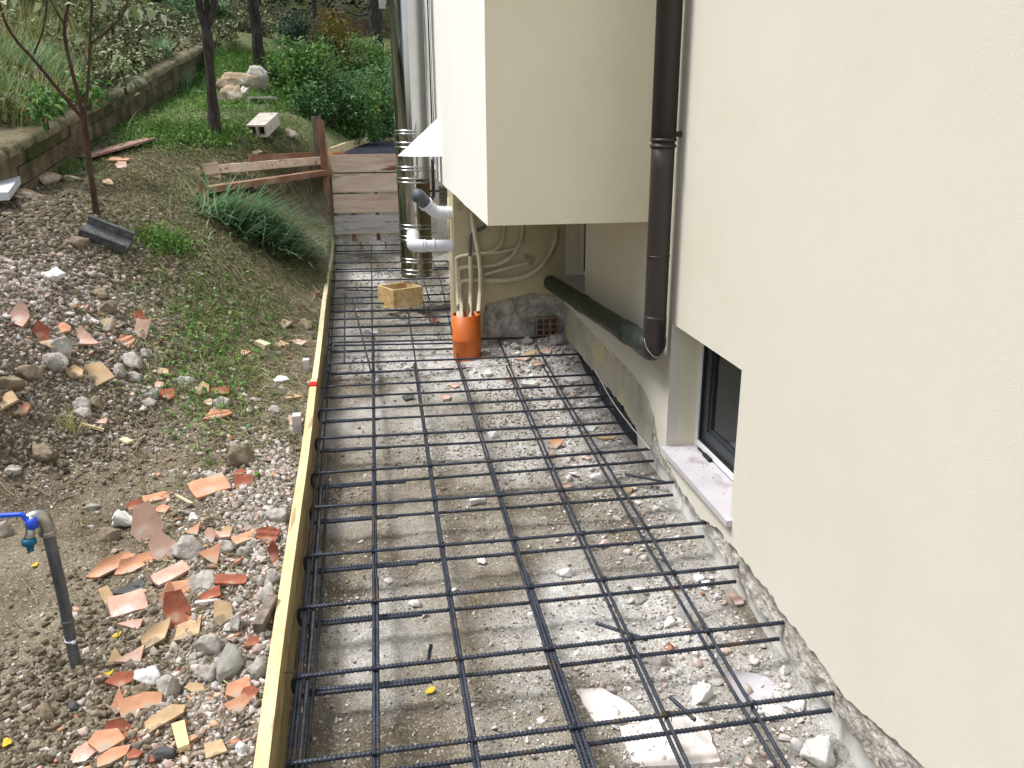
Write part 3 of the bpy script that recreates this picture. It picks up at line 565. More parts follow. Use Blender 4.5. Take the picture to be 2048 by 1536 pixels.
for x in (r1, pt(868, 491, 5.25)): cc.tube([x-(.006, 0, 0), x-(.003, 0, 0), x+(.003, 0, 0), x+(.006, 0, 0)], [.037, .0425, .0425, .037], 24)
cc.build('collar', M['whitepipe'], wq, True)
o = MB().tube([pt(899, 395, 5.45), pt(899, 485, 5.45)], .014, 12).build('standing_pipe', M['conduit'], None, True); tag(o, 'thin cream pipe standing just behind the left edge of the pillar', 'pipe')
lv = MB(); c = pt(888, 392, 6.9)
for k in range(5): lv.box((c[0]-.035, 6.9, c[2]-.07+k*.03), (c[0]+.04, 6.93, c[2]-.05+k*.03))
lv.box((c[0]-.04, 6.931, c[2]-.075), (c[0]+.045, 6.95, c[2]+.08)); o = lv.build('air_vent', M['louver'], None); tag(o, 'small metal louvred vent in the dark gap under the house', 'vent')

# orange sleeve and conduits
oc = pY(934, 712, 4.90); oy = 4.965; ox = pY(934, 700, 4.965)[0]; orr = .0875
otop = pY(935, 634, oy-orr)[2]
osl = empty('orange_pipe', (ox, oy, oc[2]), 'upright orange plastic pipe around the conduits at the pillar foot', 'pipe')
th = np.arange(40)*2*math.pi/40
def ringv(r, z, cx=ox, cy=oy): return [(cx+r*math.cos(t), cy+r*math.sin(t), z) for t in th]
prof = [(orr, oc[2]-.08), (orr, oc[2]+.088), (orr*1.03, oc[2]+.092), (orr*1.03, oc[2]+.098), (orr, oc[2]+.102), (orr, otop), (orr-.006, otop), (orr-.006, oc[2]-.05)]
V = []; Q = []
for r, z in prof: V += ringv(r, z)
for k in range(len(prof)-1):
    for i in range(40): Q.append((k*40+i, k*40+(i+1) % 40, (k+1)*40+(i+1) % 40, (k+1)*40+i))
o = mkobj('tube', V, Q, M['orangepipe'], osl, smooth=True)
def corrug(P, r, per=.012, n=12):
    P = resample(P, .0035); L_ = np.arange(len(P))*.0035
    return sweep(P, r*(1+.09*np.sign(np.sin(2*math.pi*L_/per))), n)
def conduit(pts, r, label, name='conduit', m='conduit', Y=None, ribs=True):
    P = smoothpath([pY(a[0], a[1], a[2] if len(a) > 2 else Y) for a in pts], .01, 3)
    r = r*1.16; V, Q = corrug(P, r) if ribs else sweep(P, r, 14)
    o = mkobj(name, V, Q, M[m], None, smooth=not ribs); tag(o, label, 'conduit'); return o
yf = YP-.022
for pts, r, lab in [
    ([(917, 640, oy-.03), (916, 600, yf), (914, 520, yf), (912, 516, yf), (935, 510, yf), (975, 508, yf), (1000, 495, yf), (1008, 470, yf), (1009, 430, yf+.02)], .0105, 'corrugated conduit from the orange pipe bending up nearest the pillar edge'),
    ([(920, 640, oy-.03), (920, 600, yf), (918, 545, yf), (916, 536, yf), (940, 533, yf), (990, 532, yf), (1025, 515, yf), (1044, 480, yf), (1046, 430, yf+.02)], .0115, 'corrugated conduit curving up second from the left across the pillar'),
    ([(923, 640, oy-.03), (922, 600, yf), (919, 575, yf), (920, 562, yf), (945, 560, yf), (1010, 562, yf), (1060, 552, yf), (1095, 520, yf), (1112, 480, yf), (1113, 462, yf+.02)], .0125, 'widest corrugated conduit curving up to the recess at the pillar corner'),
    ([(940, 636, oy), (941, 600, yf-.015), (942, 560, yf-.02), (941, 520, yf-.02), (941, 512, yf-.02)], .0115, 'plain conduit rising straight in the middle of the orange pipe'),
    ([(957, 625, oy), (960, 590, yf-.035), (962, 555, yf-.04), (958, 510, yf-.04), (950, 470, yf-.035), (943, 425, yf-.02)], .0120, 'long smooth conduit leaning up to the overhang with foam at its foot')]:
    conduit(pts, r, lab, ribs='smooth' not in lab and 'plain' not in lab)
conduit([(975, 508, yf), (1000, 504, yf), (1030, 498, yf), (1048, 487, yf)], .008, 'short thin conduit stub lying between the two curved conduits on the pillar', ribs=False)
conduit([(968, 550, yf), (1000, 540, yf), (1040, 530, yf), (1055, 526, yf)], .009, 'short straight conduit stub ending above the widest conduit', ribs=False)
conduit([(940, 512, yf-.01), (940, 490, yf-.02), (940, 470, yf-.02), (945, 462, yf-.02), (958, 460, yf-.01), (972, 452, yf)], .010, 'dark grey pipe with an elbow leading back under the overhang', name='grey_pipe', m='greypipe', ribs=False)
for k, (x, y0) in enumerate(((917, 630), (938, 625))):
    o = MB().tube(smoothpath([pY(x, 600, yf-.01), pY(x, 640, oy-.02), pY(x+2, 665, oy)], .01), .0145, 12).build('cable_bundle', M['conduit_dark'], None, True)
    tag(o, ('dirty dark conduit end dipping into the orange pipe at its left rim' if not k else 'dirty dark conduit end dipping into the middle of the orange pipe'), 'conduit')

# ------------------------------------------------------------------ loose pieces: generators
def ico(sub):
    import bmesh
    bm = bmesh.new(); bmesh.ops.create_icosphere(bm, subdivisions=sub, radius=1.0); V = np.array([v.co[:] for v in bm.verts]); Fc = np.array([[v.index for v in f.verts] for f in bm.faces]); bm.free(); return V, Fc
ICO1 = ico(1); ICO2 = ico(2); ICO3 = ico(3)
def rocky(rg, base, cuts=9, noise=.06):
    V, Fc = base; V = V.copy()
    for _ in range(cuts):
        n = unit(rg.normal(size=3)); d = rg.uniform(.55, .88); s = V @ n; V -= np.where(s > d, s-d, 0)[:, None]*n
    V += noise*rg.normal(size=V.shape)
    return V
def rotm(rg, tilt=math.pi):
    a = rg.uniform(0, 2*math.pi); Rz = np.array([[math.cos(a), -math.sin(a), 0], [math.sin(a), math.cos(a), 0], [0, 0, 1]])
    ax = unit(rg.normal(size=3)*(1, 1, .01)); t = rg.uniform(-tilt, tilt); K = np.array([[0, -ax[2], ax[1]], [ax[2], 0, -ax[0]], [-ax[1], ax[0], 0]])
    return (np.eye(3)+math.sin(t)*K+(1-math.cos(t))*K@K) @ Rz
def hull(rg, n, sub=0, rough=0):
    import bmesh
    bm = bmesh.new()
    for _ in range(n):
        p = unit(rg.normal(size=3))*rg.uniform(.75, 1.0)*np.array([1, rg.uniform(.7, 1), rg.uniform(.75, 1)]); bm.verts.new(p)
    r_ = bmesh.ops.convex_hull(bm, input=list(bm.verts)); kill = [e for e in r_['geom_interior'] if isinstance(e, bmesh.types.BMVert)]
    if kill: bmesh.ops.delete(bm, geom=kill, context='VERTS')
    if sub:
        bmesh.ops.subdivide_edges(bm, edges=list(bm.edges), cuts=sub, use_grid_fill=True); bmesh.ops.triangulate(bm, faces=list(bm.faces))
    bm.verts.index_update(); V = np.array([v.co[:] for v in bm.verts]); Fc = np.array([[v.index for v in f.verts] for f in bm.faces]); bm.free()
    if rough:
        nn = V/np.linalg.norm(V, axis=1)[:, None]; a = V[:, 0]*3+V[:, 2]*2.3; b = V[:, 1]*3-V[:, 2]*1.7; k = int(rg.integers(0, 4))
        V = V+nn*(rough*(2.2*fbm(a+k*9, b, 4, k)+rg.normal(0, .12, len(V))))[:, None]
    return V, Fc
VARI = [hull(rng, 9) for _ in range(30)]
def scatter(name, P, S, m, label=None, cat=None, flat=.65, sink=.3, kind='stuff', variants=None):
    P = np.asarray(P); n = len(P); vs = variants or VARI; Vs = []; Fs = []; off = 0
    pick = rng.integers(0, len(vs), n); ang = rng.uniform(0, 2*math.pi, n); asp = rng.uniform(.6, 1.0, n); fl = rng.uniform(flat*.7, min(1, flat*1.3), n)
    tl = rng.uniform(-.5, .5, n)
    for k in range(len(vs)):
        i = np.where(pick == k)[0]
        if not len(i): continue
        nf = vs[k][1]; B = vs[k][0][None]*np.stack([np.ones(len(i)), asp[i], fl[i]], 1)[:, None, :]*S[i][:, None, None]
        c, s = np.cos(tl[i])[:, None], np.sin(tl[i])[:, None]; X = B[..., 0]*c-B[..., 2]*s; Z = B[..., 0]*s+B[..., 2]*c; Y = B[..., 1]
        c, s = np.cos(ang[i])[:, None], np.sin(ang[i])[:, None]; X, Y = X*c-Y*s, X*s+Y*c
        V = np.stack([X, Y, Z+(S[i]*fl[i]*(1-2*sink))[:, None]], -1)+P[i][:, None, :]
        Vs.append(V.reshape(-1, 3)); nv = vs[k][0].shape[0]
        Fs.append((nf[None]+(np.arange(len(i))*nv)[:, None, None]+off).reshape(-1, 3)); off += len(i)*nv
    o = mkobj(name, np.concatenate(Vs), np.concatenate(Fs), m, None, origin=(0, 0, 0)); tag(o, label, cat, None, kind); return o
def onground(x, y): return np.stack([x, y, G(x, y)], -1)

# ------------------------------------------------------------------ gravel and rubble (uncountable)
def sizes(n, lo, hi, p=2.2): u = rng.random(n); return lo*(1-u**p) + hi*u**p if False else lo+(hi-lo)*rng.random(n)**(p*1.6)
def inpitpts(n, f):
    x = rng.uniform(-.33, 1.13, n); y = 1.35+rng.random(n)**1.35*7.3; w_ = f(x, y); k = rng.random(n) < w_; x, y = x[k], y[k]; k = x > bx(y)+.03; return x[k], y[k]
x, y = inpitpts(80000, lambda x, y: np.clip(.25+.55*smooth(.35, 1.05, x)+1.6*fbm(x*3, y*3, 3, 1), .05, 1))
scatter('gravel', onground(x, y), sizes(len(x), .0022, .011)*np.clip(y/3, 1, 1.8), M['peb_pit'], 'fine grey gravel and soil crumbs on the slab bed', 'gravel')
x, y = inpitpts(17000, lambda x, y: np.clip(smooth(.45, 1.0, x)*.9+1.2*fbm(x*4+3, y*4, 3, 2)-.1, 0, 1))
scatter('plaster_crumbs', onground(x, y), sizes(len(x), .003, .018, 1.6), M['peb_white'], 'pale plaster crumbs and chips along the wall foot', 'rubble', flat=.6)
x, y = inpitpts(3600, lambda x, y: np.clip(smooth(.6, 1.05, x)*(.55+1.6*fbm(x*5, y*5, 2, 1))+.03+.3*smooth(4.4, 5, y)*smooth(.4, .6, x), 0, 1))
V2 = [hull(rng, 13, 2, .10) for _ in range(16)]
scatter('plaster_lumps', onground(x, y), sizes(len(x), .009, .034, 1.6), M['peb_white'], 'lumps of knocked-off plaster piled against the wall foot', 'rubble', flat=.6, variants=V2)
def pxpts(n, cx, cy, sx, sy, rot=0):
    a = rng.normal(0, 1, n)*sx; b = rng.normal(0, 1, n)*sy; c, s = math.cos(rot), math.sin(rot); Q = hits(cx+a*c-b*s, cy+a*s+b*c)
    return Q[Q[:, 0] < bx(Q[:, 1])-.03]
# fine garden grains everywhere near
n = 80000; y = 1.2+rng.random(n)**1.3*6.5; x = -.4-rng.random(n)*(1.0+y*.55); k = rng.random(n) < np.clip(.45+1.8*fbm(x*3, y*3, 3, 3), .08, 1); x, y = x[k], y[k]; k = x < bx(y)-.03; x, y = x[k], y[k]
scatter('soil_grit', onground(x, y), sizes(len(x), .0016, .008, 2)*np.clip(y/2.5, 1, 2.2), M['peb_garden'], 'brown grit and small pebbles over the dug garden soil', 'gravel')
Q = np.vstack([pxpts(12000, 430, 1180, 95, 210, .12), pxpts(3500, 330, 1450, 130, 90), pxpts(11000, 150, 650, 130, 110), pxpts(7000, 120, 820, 110, 70), pxpts(1800, 60, 1440, 90, 90), pxpts(2500, 530, 950, 45, 60), pxpts(3000, 180, 520, 130, 40)])
scatter('rubble', Q, sizes(len(Q), .0028, .016, 1.5)*np.clip(Q[:, 1]/3, 1, 1.7), M['peb_garden'], 'small broken rubble heaped between the garden and the board', 'rubble', flat=.7, sink=.35)
Q = np.vstack([pxpts(520, 440, 1150, 85, 190, .15), pxpts(110, 320, 1450, 120, 80), pxpts(420, 150, 680, 110, 90), pxpts(330, 110, 820, 110, 60), pxpts(150, 540, 980, 25, 50)])
scatter('rubble_lumps', Q, sizes(len(Q), .008, .026, 1.2)*np.clip(Q[:, 1]/3.4, 1, 1.5), M['peb_mortar'], 'fist sized grey and brown lumps mixed in the rubble', 'rubble', flat=.7, variants=V2, sink=.35)
Q = np.vstack([pxpts(4500, 90, 460, 130, 40), pxpts(4500, 100, 840, 110, 60), pxpts(2500, 200, 1360, 60, 110), pxpts(1500, 60, 1420, 90, 70), pxpts(2200, 300, 520, 100, 60)])
scatter('clods', Q, sizes(len(Q), .004, .020, 1.5)*np.clip(Q[:, 1]/3, 1, 1.8), M['clod'], 'dark brown clods of loose soil on the heap', 'soil', flat=.8, variants=[hull(rng, 13, 2, .16) for _ in range(12)], sink=.35)

Q = np.vstack([pxpts(2600, 530, 1010, 38, 100), pxpts(1500, 480, 1150, 70, 120), pxpts(1800, 80, 560, 110, 50), pxpts(900, 160, 700, 110, 80), pxpts(500, 540, 1300, 22, 150), pxpts(500, 330, 1400, 90, 70)])
scatter('pale_rubble', Q, sizes(len(Q), .003, .022, 1.7)*np.clip(Q[:, 1]/3, 1, 1.6), M['peb_mortar'], 'pale mortar rubble strewn along the board and over the heap', 'rubble', flat=.7, variants=V2, sink=.3)
M['chip'] = ramp_mat('terracotta_chips', [s2l(200, 150, 122), s2l(186, 130, 104), s2l(214, 180, 156), s2l(160, 104, 82), s2l(208, 166, 140), s2l(190, 160, 134), s2l(220, 196, 178)], rough=.95, spec=.15)
CH = [hull(rng, 8) for _ in range(20)]
Q = np.vstack([pxpts(330, 400, 1180, 90, 150, .15), pxpts(150, 290, 1430, 90, 80), pxpts(260, 170, 680, 100, 50), pxpts(50, 420, 790, 40, 30), pxpts(50, 550, 700, 40, 20), pxpts(60, 500, 960, 50, 50), pxpts(60, 240, 320, 60, 40)])
scatter('tile_chips', Q, sizes(len(Q), .006, .026, 1.0)*np.clip(Q[:, 1]/3, 1, 1.6), M['chip'], 'small terracotta chips mixed into the rubble heaps', 'rubble', flat=.28, variants=CH, sink=.1)
x, y = inpitpts(700, lambda x, y: np.clip(smooth(.55, 1.0, x)*.5+.9*smooth(4.2, 4.9, y)*smooth(.4, .6, x)+.02, 0, 1))
scatter('tile_chips', onground(x, y), sizes(len(x), .006, .03, 1.2), M['chip'], 'pale terracotta chips lying towards the wall under the bars', 'rubble', flat=.25, variants=CH, sink=.1)
scatter('sill_crumbs', sill_crumbs, sizes(len(sill_crumbs), .0012, .005, 1.5), M['clod'], 'dark crumbs of dirt lying on the marble window sill', 'dirt', flat=.5, sink=.1)
# ------------------------------------------------------------------ countable stones and shards
def lift(p, s): q = np.array(p, float); return q
def stone(px, py, wpx, label, m='rock', hpx=None, name='stone', group='loose stones in the rubble', angle=None, cuts=10):
    p = hit(px, py); dist = np.linalg.norm(p-CAM); w_ = wpx*dist/F*(1.22 if name == 'stone' else 1.35); h_ = (hpx or wpx*.8)*dist/F*(1.22 if name == 'stone' else 1.5)
    p = hit(px, py+(hpx or wpx*.8)*.28)
    V, HF = hull(rng, 15, 5, .16); V = V/np.abs(V).max(0)
    V = V*np.array([w_/2, w_*.38 if (hpx or 0) < wpx else h_*.42, h_*.5])
    a = math.radians(angle) if angle is not None else rng.uniform(-.5, .5); c, s = math.cos(a), math.sin(a)
    V = V @ np.array([[c, -s, 0], [s, c, 0], [0, 0, 1]]).T
    o = mkobj(name, V+p+(0, 0, h_*.22), HF, M[m], None, smooth=False); tag(o, label, 'stone', group); return o
def shard(px, py, wpx, hpx, label, m='terr', rot=0, tilt=10, tdir=None, curve=0, th=.014, n=6, name='tile_shard', cat='tile shard', group='broken tile shards in the rubble', ridges=0, lift_=0, rect=False):
    """broken slab piece: wpx x hpx is its look in the photo; tilt = degrees it leans up facing the viewer"""
    p = hit(px, py); dist = np.linalg.norm(p-CAM); w_ = wpx*dist/F
    v = -ray(px, py); sn = max(.25, v[2]*math.cos(math.radians(tilt))+math.hypot(v[0], v[1])*math.sin(math.radians(tilt))); h_ = hpx*dist/F/sn
    h_ = min(h_, w_*3.2)
    if rect: ang = np.array([-.6, -.05, .6, 2.54, 3.2, 3.74]); R_ = np.array([1.13, .98, 1.1, 1.13, .97, 1.1])*rng.uniform(.96, 1.04, 6)
    else:
        ang = np.sort((np.arange(n)+rng.uniform(-.32, .32, n))*2*math.pi/n+rng.uniform(0, 6)); R_ = rng.uniform(.82, 1.12, n)
    pts = np.stack([np.cos(ang)*R_, np.sin(ang)*R_], 1)
    # refine the outline with small chips
    out = []
    for k in range(len(pts)):
        a_, b_ = pts[k], pts[(k+1) % len(pts)]
        for t in np.arange(0, 1, .2):
            q = a_*(1-t)+b_*t; out.append(q*(1+rng.normal(0, .012)) if t > 0 else q)
    pts = np.array(out); pts = pts/np.abs(pts).max(0); N_ = len(pts)
    rings = [pts*s_ for s_ in (1, .75, .5, .25)]+[np.zeros((1, 2))]
    XY = np.vstack(rings)*np.array([w_/2, h_/2])
    bend = curve*(XY[:, 1]/(h_/2))**2*h_*.25 + (ridges*.0035*np.sin(XY[:, 1]/(h_/2)*9))
    top = np.c_[XY, bend+th/2]; bot = np.c_[XY*.985, bend-th/2]
    V = np.vstack([top, bot]); T = len(XY); Q = []
    for k in range(3):
        for i in range(N_): j_ = (i+1) % N_; Q.append((k*N_+i, k*N_+j_, (k+1)*N_+j_, (k+1)*N_+i)); Q.append((T+k*N_+i, T+(k+1)*N_+i, T+(k+1)*N_+j_, T+k*N_+j_))
    for i in range(N_): j_ = (i+1) % N_; Q.append((3*N_+i, 3*N_+j_, 4*N_)); Q.append((T+3*N_+j_, T+3*N_+i, T+4*N_)); Q.append((i, T+i, T+j_, j_))
    a = math.radians(rot); c, s = math.cos(a), math.sin(a); V = V @ np.array([[c, -s, 0], [s, c, 0], [0, 0, 1]]).T
    t = math.radians(tilt); c, s = math.cos(t), math.sin(t); V = V @ np.array([[1, 0, 0], [0, c, -s], [0, s, c]]).T
    hd_ = math.atan2(p[0], p[1]); c, s = math.cos(-hd_), math.sin(-hd_); V = V @ np.array([[c, -s, 0], [s, c, 0], [0, 0, 1]]).T
    zlo = V[:, 2].min(); rest = -zlo*(.62 if tilt > 25 else .7)+lift_+.004; V = V+np.array([0, 0, .004])*np.sin(V[:, :1]*70+px)*.35
    o = mkobj(name, V+p+(0, 0, rest), Q, M[m], None); tag(o, label, cat, group); return o

# ------------------------------------------------------------------ rebar cage
RB = .0062
cage = empty('rebar_cage', (.4, 2.0, barz(2.0)), 'tied blue-black ribbed steel bar cage covering the bed between board and wall', 'rebar cage')
def bar(name, P, r, parent, ribs=True, m='steel'):
    P = resample(P, .0026 if ribs else .06); V, Q = sweep(P, r, 8, rib=.0115 if ribs else None)
    b = len(V); Fc = [tuple(q) for q in Q.tolist()]+[tuple(range(8))[::-1], tuple(range(b-8, b))]
    return mkobj(name, V, Fc, M[m], parent, smooth=True)
ys = [(1.69, -.30, 1.14, 1.72), (2.006, -.312, 1.12, 2.032), (2.335, -.325, 1.11, 2.349), (2.643, -.33, 1.113, 2.653), (3.0, -.335, 1.11, 2.995), (3.305, -.352, 1.136, 3.329), (3.68, -.36, 1.131, 3.652),
      (4.045, -.368, 1.138, 4.016), (4.40, -.375, 1.145, 4.366), (4.80, -.383, 1.150, 4.752), (5.235, -.393, 1.146, 5.134)]
for k, (yl, xl, xr, yr) in enumerate([(1.36, -.29, 1.16, 1.39)]+ys):
    zl, zr = barz(yl), barz(yr); h = .068; wob = rng.normal(0, .003, 3); xo = .014
    lower_y = yl+rng.normal(0, .006)
    up = [(xr+.02, yr, zr), ((xl+xr)/2, (yl+yr)/2+wob[0], (zl+zr)/2-.002), (xl+.02, yl, zl), (xl+.004, yl, zl-.004), (xl, yl, zl-.03), (xl+.004, lower_y, zl-h+.006), (xl+.02, lower_y, zl-h), (xl+.30+.1*rng.random(), lower_y+.004, zl-h)]
    q = [np.array(a, float) for a in up]; core = q[:3]; hook = smoothpath(q[2:7], .003, 2)
    P = np.vstack([resample(core, .01)[:-1], hook, resample(q[6:], .01)[1:]])
    bar('crossbar', P, RB, cage, ribs=yl < 4.2)
    yo = lower_y+.013
    bar('lower_crossbar', [(xl+.035, yo, zl-h+.003), ((xl+xr)/2, (yo+yr)/2+wob[1], (zl+zr)/2-h+.002), (xr+.02, yr+.008, zr-h+.006)], RB, cage, ribs=yl < 4.2)
# longitudinal bars: upper and lower layer
def lng(xs, dz, r=.0052, ribs_to=3.4, name='long_bar'):
    P = np.array([(x, y, barz(y)+dz) for x, y in xs]); m_ = [p for p in P if p[1] <= ribs_to]
    near = resample(P, .02); k = near[:, 1] <= ribs_to
    A = near[k]; B = near[~k]
    if len(A) > 3: bar(name, A, r, cage, True)
    if len(B) > 3: bar(name, np.vstack([A[-1:], B]) if len(A) > 3 else B, r, cage, False)
lng([(-.272, 1.2), (-.285, 1.9), (-.33, 3.2), (-.37, 4.8), (-.49, 8.75)], -.012)
lng([(-.288, 1.2), (-.298, 2.1), (-.335, 3.4), (-.385, 5)], -.010)
lng([(-.262, 1.2), (-.272, 2.2), (-.305, 3.2)], -.014)
lng([(-.270, 1.2), (-.275, 1.9), (-.32, 3.3), (-.36, 5.0), (-.45, 7.6)], -.058)
lng([(-.255, 1.2), (-.262, 2.4), (-.30, 3.6)], -.056)
lng([(-.087, 1.2), (-.089, 1.9), (-.098, 4), (-.127, 8.75)], -.012)
lng([(-.079, 1.2), (-.080, 2.49)], -.013)
lng([(-.083, 1.2), (-.085, 2.2), (-.10, 5.6)], -.057)
lng([(.166, 1.2), (.150, 2.789), (.151, 4.992), (.149, 6.0)], -.012)
lng([(.160, 1.2), (.147, 2.8), (.145, 4.9)], -.057)
for dx, ye, dz in ((0, 7.9, -.012), (.012, 2.42, -.012), (-.011, 2.1, -.013), (.004, 2.0, -.023)):
    lng([(.430+dx, 1.2), (.414+dx, 2.0), (.412+dx*.6, min(ye, 2.75))]+([(.408, 4.952), (.458, 6.85), (.45, 7.9)] if ye > 3 else []), dz)
lng([(.425, 1.2), (.412, 2.75), (.406, 5.0)], -.057)
lng([(.660, 1.2), (.662, 2.7), (.705, 5.35)], -.012); lng([(.662, 1.2), (.664, 2.9), (.70, 5.2)], -.057)
lng([(.892, 1.2), (.909, 2.67), (.905, 4.0), (.925, 5.25)], -.012); lng([(.895, 1.2), (.90, 2.9), (.915, 5.1)], -.057)
# the denser far part beside the pillar
far_rows = [(673, 915, 668), (656, 903, 646), (639, 903, 633), (623, 902, 617), (608, 901, 603), (597, 900, 588), (562, 898, 556), (544, 897, 538), (526, 896, 522), (508, 896, 503), (491, 895, 488), (475, 895, 475)]
for k, (yl, xr, yr) in enumerate(far_rows):
    a = ppl(657+(k*.9), yl); b = ppl(xr, yr)
    bar('far_crossbar', [(a[0]+.0, a[1], a[2]), ((a[0]+b[0])/2, (a[1]+b[1])/2+.005, (a[2]+b[2])/2-.003), tuple(b)], .006, cage, False)
    if k % 2 == 0: bar('far_lower_crossbar', [(a[0]+.03, a[1]-.01, a[2]-.06), (b[0], b[1]-.01, b[2]-.06)], .006, cage, False)
for (pa, pb) in (((690, 588), (689, 728)), ((705, 600), (742, 745)), ((832, 565), (862, 650)), ((848, 562), (872, 652)), ((718, 474), (724, 500)), ((770, 470), (772, 498))):
    a = ppl(*pa); b = ppl(*pb); bar('short_bar', [a+(0, 0, .008), b+(0, 0, .008)], .0055, cage, False)
a = ppl(762, 580); b = ppl(838, 588)
bar('short_bar', [ppl(690, 580), ppl(836, 588)+(0, 0, .02)], .006, cage, False)
# wire ties on the near crossings
tw = MB()
for (yl, xl, xr, yr) in ys[:7]:
    for x in (-.285-(yl-1.7)*.03, -.089, .15, .415, .662, .90):
        t = (x-xl)/(xr-xl); y = yl+(yr-yl)*t; z = barz(y)
        for s_ in (-1, 1):
            P = [(x-.009, y-.009*s_, z-.017), (x-.009, y-.007*s_, z+.005), (x, y, z+.0085), (x+.009, y+.007*s_, z+.005), (x+.009, y+.009*s_, z-.017)]
            tw.tube(smoothpath(P, .005, 1), .0011, 5)
        e = rng.normal(0, 1, 2)*.009; tw.tube([(x, y, z+.008), (x+e[0], y+e[1], z+.016), (x+e[0]*1.8, y+e[1]*1.8, z+.014)], .0011, 5)
o = tw.build('tie_wire', M['steel'], cage, True); o['kind'] = 'stuff'
# starter stubs standing in the bed
for pa, pb, lab in (((863, 1302), (856, 1325), 'short bent bar stub in the bed left of centre'), ((1192, 1246), (1295, 1280), 'loose cut rebar piece under the two middle bars'), ((1340, 1394), (1390, 1440), 'cut rebar end beside the pale marble pieces'), ((1345, 1398), (1356, 1412), 'very short bar tip next to the marble pieces'), ((1250, 948), (1330, 964), 'thin black bar end curving out near the window sill')):
    if 'tip' in lab: continue
    a = ppl(*pa, z0=.035); b = ppl(*pb, z0=.03)
    if 'left of centre' in lab: b = hit(*pb); a = b+(.012, .02, .05)
    o = mkobj('bar_stub', *(lambda V, Q: (V, Q))(*sweep(resample([b, a], .0026), .0058, 8, rib=.0115)), M['steel'], None, smooth=True); tag(o, lab, 'rebar piece')
# second cage beyond the panel
cage2 = empty('rebar_cage', (.2, 10, 1.25), 'dense steel bar cage seen on the raised bed beyond the plank panel', 'rebar cage')
def z2(y): return 1.262+.021*(y-8.85)
for k in range(22):
    y = 8.98+k*.15; x0 = float(bx2(np.array(y)))+.05
    bar('crossbar', [(x0, y, z2(y)), ((x0+.6)/2, y, z2(y)-.003), (.62, y+.01, z2(y))], .006, cage2, False)
    bar('crossbar', [(x0, y+.03, z2(y)-.05), (.62, y+.03, z2(y)-.05)], .006, cage2, False) if k % 3 == 0 else None
for k in range(5): bar('long_bar', [(float(bx2(np.array(8.95)))+.06+.22*k, 8.95, z2(8.95)-.012), (float(bx2(np.array(12.1)))+.06+.16*k, 12.2, z2(12.2)-.012)], .006, cage2, False)

# ------------------------------------------------------------------ formwork
def board_between(name, A, B, h, th, m_top, m_side, label, cat, parent=None, lean=0):
    """long board on edge from A to B (top centre line)"""
    A, B = np.array(A, float), np.array(B, float); n = 30; V = []; d = unit((B-A)*(1, 1, 0)); nr = np.array([d[1], -d[0], 0])
    for i in range(n+1):
        t = i/n; c = A*(1-t)+B*t; wv = .003*math.sin(t*9+1)
        for (s_, z) in ((-1, 0), (1, 0), (1, -h), (-1, -h)): V.append(c+nr*(s_*th/2+wv)+(0, 0, z+.0015*math.sin(t*23)))
    top = [(i*4, i*4+1, i*4+5, i*4+4) for i in range(n)]; rest = []
    for i in range(n):
        for k in (1, 2, 3): a = i*4+k; b = i*4+(k+1) % 4; rest.append((a, b, b+4, a+4))
    rest += [(0, 3, 2, 1), (n*4, n*4+1, n*4+2, n*4+3)]
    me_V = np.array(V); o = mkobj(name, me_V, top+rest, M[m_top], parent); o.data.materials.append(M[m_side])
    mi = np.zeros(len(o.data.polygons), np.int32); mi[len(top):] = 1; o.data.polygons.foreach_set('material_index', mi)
    tag(o, label, cat); return o
yj = 4.30
def bt(y): return (float(bx(np.array(y)))+.002, y, .18+SL*(y-2)+.0)
b1 = board_between('formwork_board', bt(.6), bt(yj), .21, .034, 'wood_y', 'wood_side', 'near yellow shuttering board running along the rubble to the red mark', 'board')
b2 = board_between('formwork_board', (bt(yj+.003)[0], yj+.003, bt(yj)[2]), (bt(8.74)[0], 8.74, bt(8.74)[2]), .21, .030, 'wood_pale', 'wood_side', 'far paler shuttering board from the red mark to the plank panel', 'board')
zj = bt(yj)[2]; xj = bt(yj)[0]
rm = MB().box((xj-.019, yj-.12, zj-.02), (xj+.0195, yj-.06, zj+.003)).build('spray_mark', M['red'], b1); 
rm.location = (0, 0, 0); 
rm.data.transform(Matrix.Translation(Vector((0, 0, 0))))
for px, py, hh, lab in ((610, 738, .16, 'wooden stake holding the board beside the red mark'), (606, 858, .12, 'low wooden stake behind the board below the red mark'), (655, 520, .14, 'wooden stake behind the board near the grass clump'), (649, 590, .12, 'reddish stake behind the far board between clump and stones'), (601, 835, .1, 'x')):
    if lab == 'x': continue
    p = hit(px, py+8); x = float(bx(p[1]))-.018-.036; z = bt(p[1])[2]
    o = MB().box((x-.02, p[1]-.025, z-.25), (x+.018, p[1]+.025, z+.0+hh*.1), jit=.001).build('stake', M['wood_grey'] if 'red' not in lab[:7] else M['wood_red'], None); tag(o, lab, 'stake', 'stakes behind the shuttering boards')
